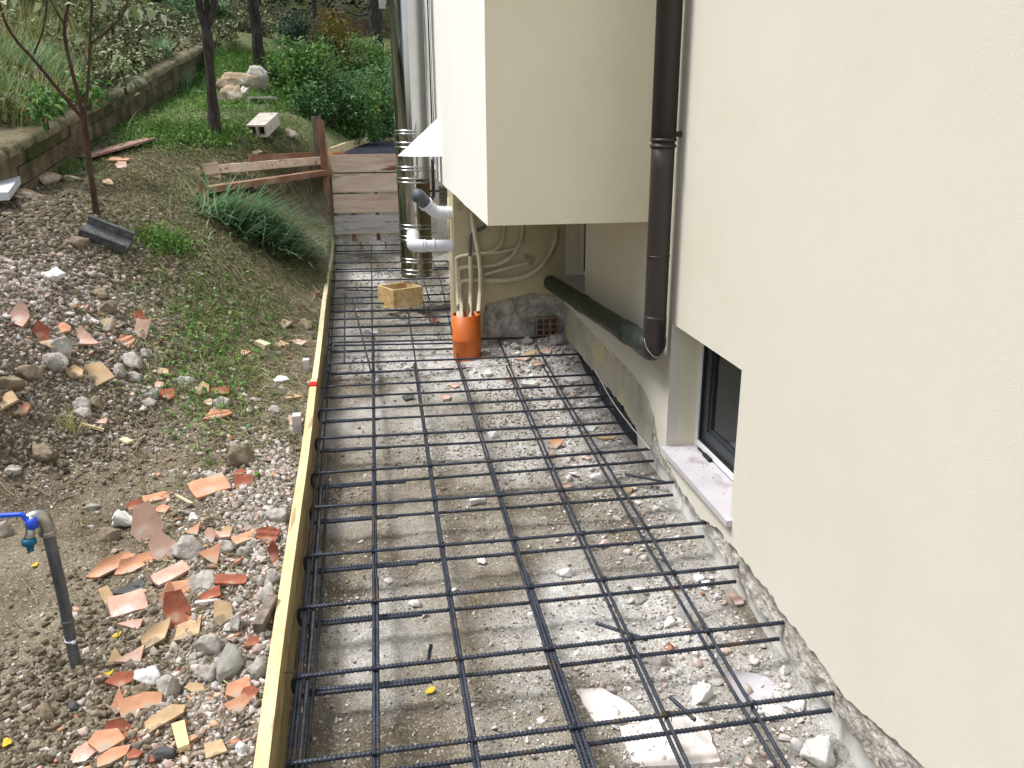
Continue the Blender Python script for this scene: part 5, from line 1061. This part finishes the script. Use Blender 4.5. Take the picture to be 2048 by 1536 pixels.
# ------------------------------------------------------------------ named stones of the rubble
R = 'rock'
for a in [
 (252, 1042, 36, 'white angular stone beside the dark red shard above the heap', 'rock_white', 36), (371, 1100, 58, 'biggest white mortar lump right of the two upright shards', R, 44), (400, 1167, 55, 'pale mortar lump between the orange top shard and tan strip', R, 38),
 (451, 1098, 38, 'grey white lump just right of the long peach triangle', R, 30), (487, 1105, 24, 'small pale lump under the orange strip near the board', R, 22), (420, 1290, 50, 'white speckled lump left of the standing grey slab', R, 38),
 (462, 1328, 42, 'tall smooth grey slab leaning in the lower heap', 'granite2', 70), (420, 1346, 44, 'grey lump touching the left foot of the grey slab', R, 34), (297, 1352, 48, 'rough white lump right of the orange red pentagon', 'rock_white', 34), (344, 1377, 40, 'upright blocky white lump in the lower heap', R, 50),
 (478, 1247, 30, 'tall narrow pale lump right of the tan pentagon', R, 42), (219, 1071, 38, 'brown half buried stone left of the upright shards', 'rock_brown', 26), (188, 1015, 22, 'small grey stone with a twig beside it on bare soil', R, 18), (424, 955, 46, 'pale stone above the peach shards near the board', R, 26),
 (482, 917, 44, 'brown block of mortar standing at the top of the strip', 'rock_brown', 46), (389, 1035, 22, 'small light stone under the peach shards', 'rock_white', 16), (281, 1384, 36, 'flat brownish stone under the white lump', 'rock_brown', 24), (92, 1426, 38, 'lone pale brown stone at the lower left', 'rock_brown', 34),
 (150, 1417, 22, 'small blue grey chip left of the shards', 'slate', 24), (331, 1509, 36, 'bluish flat stone beside the yellow wood block', 'slate', 26), (554, 1029, 44, 'grey stone with a dark ring touching the board', R, 30), (547, 1158, 32, 'pale lump against the board under the red tile', R, 36),
 (520, 1339, 36, 'pinkish white lump against the board low down', R, 40), (313, 1196, 38, 'grey rounded stone on the dark slate wedge', 'rock_brown', 28), (9, 1062, 28, 'grey stone at the left edge behind the tap lever', R, 30), (485, 1498, 22, 'small white chip at the bottom of the heap', 'rock_white', 24), (536, 1190, 30, 'upright pale lump beside the board and wood stick', R, 42),
 (109, 553, 44, 'long pale flat stone on the light heap', 'rock_white', 24), (50, 392, 60, 'tan flat rock near the white board on the left', 'rock_tan', 18), (97, 359, 42, 'flat brown paving stone close to the block wall', 'rock_tan', 20), (147, 358, 30, 'pale flat crumbling stone on the grass by the sapling', 'rock_tan', 12),
 (123, 698, 40, 'grey rounded lump right of the red upright shard', R, 44), (109, 727, 48, 'large grey lump below the red upright shard', R, 34), (219, 652, 34, 'pale tan lump between the two groups of shards', 'rock_tan', 24), (191, 643, 20, 'small white chip on the heap above the curved tile', 'rock_white', 14), (263, 722, 46, 'wide grey lump left of the heap foot', R, 28),
 (239, 745, 20, 'small upright grey lump below the wide one', R, 28), (267, 755, 32, 'grey lump under the small upright one', R, 20), (294, 709, 22, 'small grey stone at the right end of the heap', R, 22), (160, 488, 40, 'brown clod beside the dark channel piece', 'rock_brown', 24), (304, 790, 26, 'pale lump beside the brick red shard', R, 22),
 (369, 762, 32, 'white stone alone on the soil right of the heap', 'rock_white', 20), (164, 808, 32, 'round pale stone below the big leaf shaped tile', R, 22), (167, 828, 24, 'grey stone just beneath the round pale one', R, 22), (191, 806, 28, 'brownish stone below the tip of the leaf shaped tile', 'rock_brown', 22), (297, 807, 24, 'pale round stone under the brick red shard', R, 18),
 (446, 810, 36, 'blue grey stone next to the dark red shards', R, 30), (574, 650, 26, 'left one of the two round stones near the board', 'rock_tan', 20), (612, 648, 28, 'right one of the two round stones near the board', 'rock_tan', 22), (566, 762, 46, 'long white stone lying close to the board', 'rock_white', 18), (550, 820, 26, 'white grey stone lying left of the board below the tan tile', R, 16),
 (60, 745, 40, 'brown stone in the dark clods at the left', 'rock_brown', 26), (20, 770, 46, 'large earthy lump at the left edge of the heap', 'rock_brown', 34), (85, 910, 42, 'dark earthy clod on the near slope of the heap', 'rock_brown', 34), (28, 942, 24, 'pale pointed stone at the lower slope of the heap', R, 18),
 (200, 590, 34, 'earthy lump in the middle of the light heap', 'rock_brown', 24), (222, 615, 34, 'brown lump above the pink leaning shard', 'rock_brown', 26)]:
    stone(a[0], a[1], a[2], a[3], a[4], a[5])
for a in [(831, 1206, 24, 'white crumbly stone in the second bay from the board', 'rock_white', 22), (1062, 1229, 15, 'small round white pebble right beside the four bar bundle', 'rock_white', 14), (1082, 1440, 17, 'white pebble right of the bundle near the bottom', 'rock_white', 15), (1340, 1247, 28, 'white broken stone below the right hand double bars', 'rock_white', 24),
 (1318, 1318, 44, 'wide pale lump under the second nearest upper bar', R, 32), (1404, 1388, 42, 'round white lump above the nearest long crossbar', 'rock_white', 38), (1223, 1382, 24, 'pale lump above the grey green marble piece', R, 20), (1152, 1310, 16, 'small white chip left of the double bars', 'rock_white', 14), (1258, 1378, 12, 'tiny white chip between two pale lumps', 'rock_white', 11),
 (1129, 1144, 34, 'flat pale stones half covered in white powder', 'rock_white', 18), (1228, 1276, 20, 'white chip beside the loose cut rebar piece', 'rock_white', 16), (1394, 1245, 36, 'pale lump near the wall under the upper bars', R, 26), (1547, 1427, 38, 'white lump in the crumbs by the wall foot', 'rock_white', 22), (1566, 1343, 24, 'white stone standing against the wall foot', 'rock_white', 22),
 (984, 870, 25, 'white jagged stone in the third bay', 'rock_white', 18), (955, 1003, 30, 'white double lump in the third bay further down', 'rock_white', 20), (755, 760, 9, 'tiny white pebble near the second long bar', 'rock_white', 8), (1195, 955, 28, 'white stone under the fourth pair of bars near the wall', 'rock_white', 24), (1088, 1042, 18, 'white angular stone in the fourth bay', 'rock_white', 18), (740, 663, 30, 'white flattened lump in the far bays', 'rock_white', 9),
 (1055, 682, 26, 'grey lump at the pillar foot right of the orange pipe', R, 16), (1110, 682, 34, 'pale lump beside the hollow brick', R, 20), (1030, 692, 20, 'small rubble lump near the orange pipe', R, 14), (1275, 1195, 30, 'pale flat lump near the wall in the middle bays', R, 22), (1640, 1500, 60, 'big powdery white lump at the wall foot bottom right', 'rock_white', 60)]:
    stone(a[0], a[1], a[2], a[3], a[4], a[5], group='stones lying in the bed under the bars')
# rock pile on the lawn
for a in [(485, 172, 50, 'large brown rock at the top of the pile on the lawn', 'rock_tan', 40), (516, 168, 30, 'white speckled rock at the right of the pile', 'block', 38), (463, 176, 46, 'rounded pale topped rock at the left of the pile', 'rock_tan', 24), (466, 198, 42, 'front left rock of the pile, wedge shaped', 'rock_tan', 30), (491, 190, 14, 'small white rock wedged in the pile', 'block', 18)]:
    stone(a[0], a[1], a[2], a[3], a[4], a[5], name='rock', group='rock pile on the lawn', cuts=7)
stone(581, 270, 28, 'flat tan stone on the bank left of the tall posts', 'rock_tan', 20); stone(514, 306, 22, 'small brown stone left of the upper brace', 'rock_tan', 14); stone(760, 242, 40, 'pale boulder behind the stone cover beside the flue', 'rock_tan', 46); stone(720, 245, 36, 'brownish boulder left of the pale one behind the cover', 'rock_tan', 40)
# named tile shards
T = [(295, 1073, 62, 92, 'tallest upright pink tile shard, leftmost of the standing pair', 'terr_pink', 0, 68, .1), (330, 1112, 46, 66, 'upright pink shard overlapping the tallest one', 'terr_pink', 8, 60, .2), (318, 1068, 20, 60, 'narrow peach splinter standing behind the tall pair', 'terr', 12, 66, 0), (223, 1142, 84, 24, 'long curved peach tile piece at the far left of the heap', 'terr', 20, 30, .8),
 (270, 1138, 72, 28, 'orange curved tile piece overlapping the long peach one', 'terr', 18, 32, .8), (343, 1158, 66, 22, 'pink strip with a dark underside below the standing pair', 'terr_pink', 22, 20, 0), (268, 1185, 76, 24, 'dark grey slate wedge under the shards', 'slate', 8, 12, 0), (257, 1218, 62, 36, 'square shard smeared with white mortar', 'terr_pink', 2, 20, 0), (221, 1216, 18, 60, 'narrow tan edge piece left of the white smeared square', 'terr_tan', 14, 40, 0),
 (362, 1194, 62, 40, 'pale orange shard lying over the red pointed one', 'terr', -8, 30, 0), (357, 1238, 48, 72, 'red orange tile shard pointing downward', 'terr_red', 10, 55, .4), (336, 1208, 26, 58, 'orange folded shard left of the red pointed one', 'terr', -14, 60, .2), (420, 1125, 42, 50, 'peach triangular shard with a fold', 'terr', -18, 45, .2), (447, 1239, 34, 52, 'tan pentagon shard in the right of the heap', 'terr_tan', 4, 50, 0),
 (462, 1169, 60, 17, 'orange red strip right of the white lump', 'terr_red', -14, 18, 0), (422, 1200, 46, 20, 'deep red shard in the shade of the heap', 'terr_red', 22, 20, .3), (317, 1283, 78, 30, 'long hollow tan tile lying diagonally', 'terr_tan', 38, 25, .9), (382, 1268, 72, 32, 'flat brown board like shard right of the diagonal tile', 'terr_tan', 30, 14, 0), (259, 1261, 50, 28, 'pale beige shard above the pale pink triangle', 'terr_pink', 5, 24, 0),
 (268, 1319, 60, 34, 'pale pink triangular shard in the lower heap', 'terr_pink', -5, 26, 0), (228, 1328, 32, 36, 'brown edged shard left of the pale triangle', 'terr_tan', 30, 45, 0), (243, 1368, 50, 26, 'orange red pentagon shard lying flat', 'terr_red', 0, 16, 0), (242, 1417, 26, 50, 'narrow orange shard leaning left in the lower heap', 'terr', -20, 50, 0), (268, 1426, 44, 36, 'square orange shard in the lower heap', 'terr', 4, 35, 0),
 (304, 1413, 36, 28, 'light orange shard right of the square one', 'terr', -15, 35, 0), (243, 1469, 54, 36, 'brick red curved tile piece near the bottom', 'terr_red', -15, 35, .8), (217, 1490, 56, 44, 'peach shard below the brick red one', 'terr', -30, 20, 0), (322, 1453, 94, 30, 'long grey brown leaf shaped shard', 'terr_tan', 14, 22, .2), (482, 1386, 56, 44, 'upper orange shard of the star shaped group by the board', 'terr', 30, 30, 0), (476, 1420, 48, 42, 'lower peach shard of the star shaped group by the board', 'terr', -20, 40, .2), (500, 1398, 34, 26, 'bright orange shard at the right of the star shaped group', 'terr_red', 0, 20, 0),
 (170, 1516, 62, 30, 'pale pink shard at the bottom edge left', 'terr_pink', 15, 20, 0), (228, 1522, 60, 22, 'peach shard cut by the bottom edge', 'terr', 10, 20, 0), (313, 1524, 30, 14, 'orange red chip at the bottom edge', 'terr_red', 10, 15, 0), (271, 1518, 26, 18, 'dark red chip near the bottom edge', 'terr_red', 0, 20, 0), (315, 1002, 50, 14, 'orange strip lying above the standing shards', 'terr', 4, 20, 0),
 (270, 1017, 26, 20, 'dark red chip above the white angular stone', 'terr_red', 10, 40, 0), (326, 1026, 28, 16, 'peach chip behind the tallest shard', 'terr', 25, 20, 0), (420, 983, 68, 32, 'large peach shard lying high in the rubble strip', 'terr', 15, 18, 0), (438, 972, 34, 16, 'tan shard edge above the large peach one', 'terr_tan', 22, 30, 0), (489, 973, 36, 26, 'reddish brick piece near the top of the rubble strip', 'terr_red', 4, 40, 0), (480, 952, 28, 10, 'thin red splinter above the reddish brick piece', 'terr_red', 30, 15, 0),
 (422, 1082, 22, 30, 'salmon oval shard right of the big white lump', 'terr_pink', 0, 55, 0), (446, 1078, 28, 20, 'salmon shard next to the oval one', 'terr_pink', 0, 20, 0), (457, 1070, 24, 22, 'cream three sided chip among the salmon ones', 'terr_tan', 0, 35, 0), (491, 1084, 46, 16, 'orange strip lying between heap and board', 'terr', 16, 15, 0), (537, 1082, 44, 32, 'ribbed brown tile piece leaning on the board', 'terr_red', -12, 30, 0),
 (549, 1118, 22, 46, 'dark red glossy tile piece against the board', 'terr_red', 4, 70, .8), (389, 1067, 34, 26, 'peach splinter above the triangular shard', 'terr', 38, 30, 0), (514, 1202, 20, 16, 'small salmon chip near the board', 'terr_pink', 0, 40, 0), (506, 1292, 36, 18, 'brown and pink chip right of the grey slab', 'terr_red', 12, 25, 0), (393, 1386, 38, 20, 'brown shard right of the blocky white lump', 'terr_tan', -30, 30, 0), (433, 1507, 36, 24, 'flat brown shard at the bottom right of the heap', 'terr_tan', 0, 10, 0), (384, 1487, 20, 9, 'tiny orange chip beside the yellow wood block', 'terr', 10, 10, 0),
 (43, 645, 32, 46, 'pink curved tile leaning on the heap far left', 'terr_pink', -12, 55, .5), (86, 677, 28, 44, 'orange red shard standing upright in the heap', 'terr_red', 10, 70, .2), (120, 668, 38, 18, 'tan orange shard behind the upright red one', 'terr', 20, 35, 0), (164, 688, 62, 34, 'pink curved roof tile piece on the heap', 'terr_pink', -18, 35, .9), (277, 642, 36, 26, 'orange curved shard on the right side of the heap', 'terr_red', -10, 45, .6), (255, 692, 28, 26, 'ribbed bright orange shard beside the leaning ones', 'terr', 25, 45, 0),
 (284, 672, 26, 42, 'pink leaning shard covered with mortar', 'terr_pink', -22, 60, 0), (94, 694, 38, 12, 'tan wooden looking strip under the red shard', 'terr_tan', -40, 30, 0), (193, 764, 62, 50, 'big tan leaf shaped tile at the foot of the heap', 'terr_tan', -30, 40, .1), (148, 752, 34, 22, 'pale shard tucked behind the leaf shaped tile', 'terr_tan', 10, 20, 0), (321, 750, 34, 13, 'thin cream shard right of the grey lumps', 'terr_tan', -25, 15, 0), (318, 776, 18, 12, 'small pink chip above the brick red shard', 'terr_pink', 0, 20, 0), (335, 797, 34, 24, 'brick red shard on bare soil', 'terr_red', -28, 30, 0),
 (202, 848, 26, 20, 'salmon triangular chip on the dark clods', 'terr_pink', 35, 30, 0), (407, 786, 26, 26, 'tan shard standing beside the dark red piece', 'terr_tan', -30, 45, 0), (440, 789, 36, 14, 'dark red shard among the small group on the soil', 'terr_red', -5, 20, 0), (436, 837, 56, 18, 'ribbed orange tile piece lying by itself', 'terr', 5, 25, 0), (419, 810, 20, 12, 'small pale chip below the tan shard', 'terr_pink', 0, 15, 0), (492, 711, 20, 12, 'little orange chip near the wood offcuts', 'terr', -15, 15, 0), (595, 690, 40, 12, 'salmon shard close to the far board', 'terr_pink', -14, 12, 0),
 (564, 694, 26, 14, 'tan shard between the offcut block and salmon shard', 'terr_tan', 20, 18, 0), (583, 798, 42, 14, 'tan triangular tile lying near the board', 'terr_tan', -4, 12, 0), (588, 851, 34, 24, 'pink and white shard against the board', 'terr_pink', -25, 25, 0), (12, 812, 36, 34, 'tan tile shard at the left edge on the heap', 'terr_tan', -40, 30, 0), (44, 826, 30, 22, 'orange tan shard near the left edge', 'terr', -35, 20, 0), (236, 323, 42, 12, 'tan flat tile lying below the brown plywood', 'terr', 5, 8, 0), (244, 337, 20, 14, 'salmon chip below the tan flat tile', 'terr_pink', 10, 30, 0), (217, 370, 20, 12, 'small tan chip behind the sapling trunk', 'terr_tan', 10, 10, 0)]
for a in T: shard(a[0], a[1], a[2], a[3], a[4], a[5], rot=a[6], tilt=a[7], curve=a[8], ridges=1 if 'ribbed' in a[4] else 0, n=5 if 'pentagon' in a[4] else (3 if 'triang' in a[4] else rng.integers(4, 7)), rect='strip' in a[4] or 'square' in a[4])
for a in [(1112, 893, 30, 22, 'orange shard with a folded edge in the fifth bay', 'terr', 30, 40, .2), (1255, 989, 16, 28, 'cream upright shard between the right double bars', 'terr_tan', -10, 60, 0), (1130, 976, 28, 12, 'white flat chip in the fifth bay', 'terr_pink', 0, 8, 0), (1146, 762, 40, 20, 'large pale slab shard among the far rubble', 'concrete', -25, 15, 0), (909, 776, 20, 10, 'pink chip in the fourth bay', 'terr_pink', 0, 15, 0), (893, 800, 22, 9, 'peach flat chip in the fourth bay', 'terr_pink', 5, 8, 0),
 (816, 799, 28, 9, 'dark flat piece lying beside the third bar', 'slate', 12, 12, 0), (976, 750, 17, 11, 'white flat chip below the orange pipe', 'rock_white', 15, 14, 0), (1473, 1208, 34, 20, 'pink and white shard against the wall foot', 'terr_pink', -30, 30, 0), (1045, 722, 34, 10, 'pinkish shard in the rubble right of the orange pipe', 'terr_pink', 10, 20, 0), (1062, 712, 26, 12, 'tan shard lying before the pillar foot', 'terr_tan', 20, 25, 0), (1092, 708, 26, 12, 'pink shard below the hollow brick', 'terr_pink', -10, 20, 0), (1075, 732, 34, 9, 'long pale shard in front of the pillar rubble', 'terr_pink', 8, 10, 0),
 (1060, 770, 34, 9, 'white long flat chip in the far right bay', 'concrete', 8, 8, 0), (870, 645, 16, 10, 'red chip in the far bays', 'terr_red', 10, 15, 0), (845, 640, 14, 8, 'salmon chip in the far bays', 'terr_pink', 0, 15, 0), (1190, 800, 26, 14, 'grey triangular piece near the black membrane', 'concrete', 20, 20, 0), (1180, 862, 26, 14, 'pale slab chip by the wall beside the bars', 'concrete', 12, 14, 0), (1215, 880, 44, 10, 'long tan splinter under a bar close to the wall', 'terr_tan', 4, 14, 0), (1020, 760, 24, 8, 'pale chip behind the third pair of bars', 'terr_pink', 4, 8, 0)]:
    shard(a[0], a[1], a[2], a[3], a[4], a[5], rot=a[6], tilt=a[7], curve=a[8], n=5, group='shards lying in the bed under the bars')
# marble slabs under the bars
def slab(pxs, label, m='marble', th=.022, dz=.012, name='marble_slab', cat='slab'):
    P = [hit(*p) for p in pxs]; z = np.mean([p[2] for p in P])+dz; n = len(P)
    out = []
    for k in range(n):
        a, b = np.array([*P[k][:2]]), np.array([*P[(k+1) % n][:2]])
        for t in np.arange(0, 1, .125): out.append(a*(1-t)+b*t+rng.normal(0, .0016, 2))
    N_ = len(out); c = np.mean(out, 0); V = [(p[0], p[1], z+SL*(p[1]-c[1])) for p in out]+[(p[0], p[1], z-th) for p in out]
    Q = [tuple(range(N_)), tuple(range(N_, 2*N_))[::-1]]+[(i, N_+i, N_+(i+1) % N_, (i+1) % N_) for i in range(N_)]
    o = mkobj(name, V, Q, M[m], None); tag(o, label, cat); return o
slab([(1150, 1384), (1205, 1384), (1258, 1415), (1282, 1437), (1278, 1452), (1188, 1450)], 'greenish white rounded marble piece under the nearest crossbar', 'marble')
slab([(1238, 1460), (1300, 1443), (1395, 1440), (1412, 1458), (1440, 1536), (1270, 1536)], 'largest pinkish marble slab at the bottom centre under the bars', 'marble')
slab([(1437, 1358), (1468, 1350), (1530, 1358), (1590, 1395), (1585, 1412), (1500, 1424), (1480, 1412)], 'lilac white marble slab near the wall under the bars', 'sill')
# other loose things
def plank(pa, pb, w_, th, m_, label, cat='board', name='board', lz=.02, tilt=0, endz=(0, 0)):
    A = hit(*pa)+(0, 0, lz+endz[0]); B = hit(*pb)+(0, 0, lz+endz[1]); u = unit(B-A); s_ = unit(np.cross(u, (0, 0, 1))); n = np.cross(s_, u)
    a = math.radians(tilt); s_, n = s_*math.cos(a)+n*math.sin(a), n*math.cos(a)-s_*math.sin(a)
    V = [p+s_*x*w_/2+n*y*th/2+rng.normal(0, .001, 3) for p in (A, B) for x, y in ((-1, -1), (1, -1), (1, 1), (-1, 1))]
    o = mkobj(name, V, [(0, 3, 2, 1), (4, 5, 6, 7), (0, 1, 5, 4), (1, 2, 6, 5), (2, 3, 7, 6), (3, 0, 4, 7)], M[m_], None); tag(o, label, cat); return o
plank((165, 322), (300, 284), .19, .018, 'redboard', 'reddish brown plywood board lying on the lawn beside the block wall', lz=.03)
plank((2, 425), (32, 382), .12, .05, 'whiteboard', 'white coated board end sticking in at the left edge', lz=.10)
plank((358, 1462), (370, 1510), .028, .016, 'wood_y', 'small yellow wood block in the lower heap', 'wood block', 'wood_block')
plank((518, 1275), (548, 1215), .03, .03, 'wood_post', 'dark old wood stick slanting against the board', 'stick', 'stick', lz=.03)
plank((165, 856), (208, 868), .02, .01, 'wood_y', 'dry tan wood splinter on the dark clods', 'stick', 'stick')
plank((245, 885), (262, 893), .03, .008, 'wood_pale', 'short pale wood chip on the bare soil', 'wood chip', 'stick')
plank((355, 1000), (385, 1016), .01, .006, 'wood_pale', 'thin twig in the rubble above the lumps', 'stick', 'stick')
plank((393, 1223), (437, 1217), .007, .006, 'frame_w', 'thin white stick right of the red pointed shard', 'stick', 'stick', lz=.03)
plank((515, 690), (536, 700), .05, .03, 'wood_pale', 'pale wooden offcut block in the small pile near the board', 'offcut', 'offcut')
# dark channel
A = hit(170, 470)+(0, 0, .05); B = hit(262, 512)+(0, 0, .075); u = unit(B-A); s_ = unit(np.cross(u, (0, 0, 1))); n_v = np.cross(s_, u); t_ = math.radians(28); s_, n_v = s_*math.cos(t_)-n_v*math.sin(t_), n_v*math.cos(t_)+s_*math.sin(t_)
mb = MB(); prof = [(-.085, -.03), (.085, -.03), (.085, .045), (.065, .045), (.055, -.005), (-.055, -.005), (-.065, .045), (-.085, .045)]
V = [p+s_*a+n_v*b for p in (A, B) for a, b in prof]; k_ = len(prof); mb.add(V, [(i, (i+1) % k_, k_+(i+1) % k_, k_+i) for i in range(k_)]+[tuple(range(k_))[::-1], tuple(range(k_, 2*k_))])
o = mb.build('gutter_stone', M['granite']); tag(o, 'dark grey concrete channel piece lying tilted on the soil', 'channel')
# hollow block on the lawn
c = hit(517, 280); hbk = empty('hollow_block', c, 'pale hollow concrete block with two dark square holes on the lawn', 'block')
a = math.radians(-14); t_ = math.radians(17); Rz = (np.array([[math.cos(a), -math.sin(a), 0], [math.sin(a), math.cos(a), 0], [0, 0, 1]]) @ np.array([[1, 0, 0], [0, math.cos(t_), -math.sin(t_)], [0, math.sin(t_), math.cos(t_)]])).tolist(); c = c+(0, 0, .03)
mb = MB(); W2_, L2_, H2_ = .19, .40, .12
for x0, x1, z0, z1 in ((-W2_/2, W2_/2, 0, .02), (-W2_/2, W2_/2, H2_-.02, H2_), (-W2_/2, -W2_/2+.02, .02, H2_-.02), (W2_/2-.02, W2_/2, .02, H2_-.02), (-.01, .01, .02, H2_-.02)): mb.box((x0, 0, z0), (x1, L2_, z1), R=Rz, c=c+(0, 0, -.005), jit=.0015)
mb.build('shell', M['block'], hbk); MB().box((-W2_/2+.021, .05, .021), (W2_/2-.021, .06, H2_-.021), R=Rz, c=c+(0, 0, -.005)).build('core', M['black'], hbk)  # black plate inside the shell stands for the shade in the holes
c = hit(518, 212); mb = MB(); a = math.radians(-15); Rz = [[math.cos(a), -math.sin(a), 0], [math.sin(a), math.cos(a), 0], [0, 0, 1]]
for x0, x1, z0, z1 in ((-.13, .13, 0, .025), (-.13, .13, .09, .115), (-.13, -.105, .025, .09)): mb.box((x0, 0, z0), (x1, .22, z1), R=Rz, c=c-(0, 0, .01), jit=.002)
o = mb.build('broken_block', M['block']); tag(o, 'broken grey channel block lying in front of the rock pile', 'block')
# scrap paper, leaves, stone cover, orange net at panel
c = hit(392, 187); V = [c+(rnd.uniform(-.07, .07), rnd.uniform(-.06, .06), rnd.uniform(.01, .05)) for _ in range(9)]
V = [c+((i-1)*.055+rnd.uniform(-.01, .01), (j_-1)*.05, .015+rnd.uniform(0, .035)) for j_ in range(3) for i in range(3)]
Q_ = [(j_*3+i, j_*3+i+1, j_*3+i+4, j_*3+i+3) for j_ in range(2) for i in range(2)]
o = mkobj('paper_scrap', V, Q_, M['paper']); so_ = o.modifiers.new('thick', 'SOLIDIFY'); so_.thickness = .002; tag(o, 'crumpled white paper scrap on the lawn', 'paper')
for k, (px, py, sz, lab) in enumerate(((15, 1494, .028, 'yellow fallen leaf at the bottom left corner'), (219, 1353, .022, 'small yellow leaf above the orange red pentagon'), (234, 1277, .026, 'yellow leaf beside the pale beige shard'), (70, 1136, .026, 'brownish leaf on bare soil under the tap'), (860, 1388, .03, 'curled yellow leaf in the second bay'), (260, 308, .05, 'yellow leaf below the plywood board end'), (772, 617, .05, 'yellow leaf in front of the chipboard box'), (462, 311, .05, 'yellow leaf on the slope left of the upper brace'))):
    c = hit(px, py)+(0, 0, .012); a = rnd.uniform(0, 6); pts = []
    for t in np.linspace(0, 2*math.pi, 11)[:-1]: r_ = sz*.6*(1+.15*math.sin(3*t+k)); x_, y_ = r_*math.cos(t), r_*.62*math.sin(t); pts.append(c+(x_*math.cos(a)-y_*math.sin(a), x_*math.sin(a)+y_*math.cos(a), .25*abs(y_)+.004*math.cos(2*t)))
    pts.append(c+(0, 0, .0)); o = mkobj('leaf', pts, [(i, (i+1) % 10, 10) for i in range(10)], M['yleaf']); tag(o, lab, 'leaf', 'fallen leaves')
c = pY(768, 276, 12.9); c[2] = 1.28
th = [math.pi*2*k/7+.3 for k in range(7)]; V = [(c[0]+.42*math.cos(t), 12.9+.42*math.sin(t), c[2]+z) for z in (0, .09) for t in th]
o = mkobj('stone_cover', V, [tuple(range(7))[::-1], tuple(range(7, 14))]+[(i, (i+1) % 7, 7+(i+1) % 7, 7+i) for i in range(7)], M['rock_tan']); tag(o, 'flat dark stone slab cover at the far end of the raised bed', 'slab')
# twine along the wall foot
P = [pX(1190, 740, XW-.0), pX(1222, 800, XW-.01), pX(1258, 848, XW-.012), pX(1299, 898, XW-.004)]
o = MB().tube(smoothpath(P, .01, 1), .0028, 6).build('twine', M['twine'], None, True); tag(o, 'white twine strung from bar to bar along the wall foot', 'twine')
bpy.context.view_layer.update()
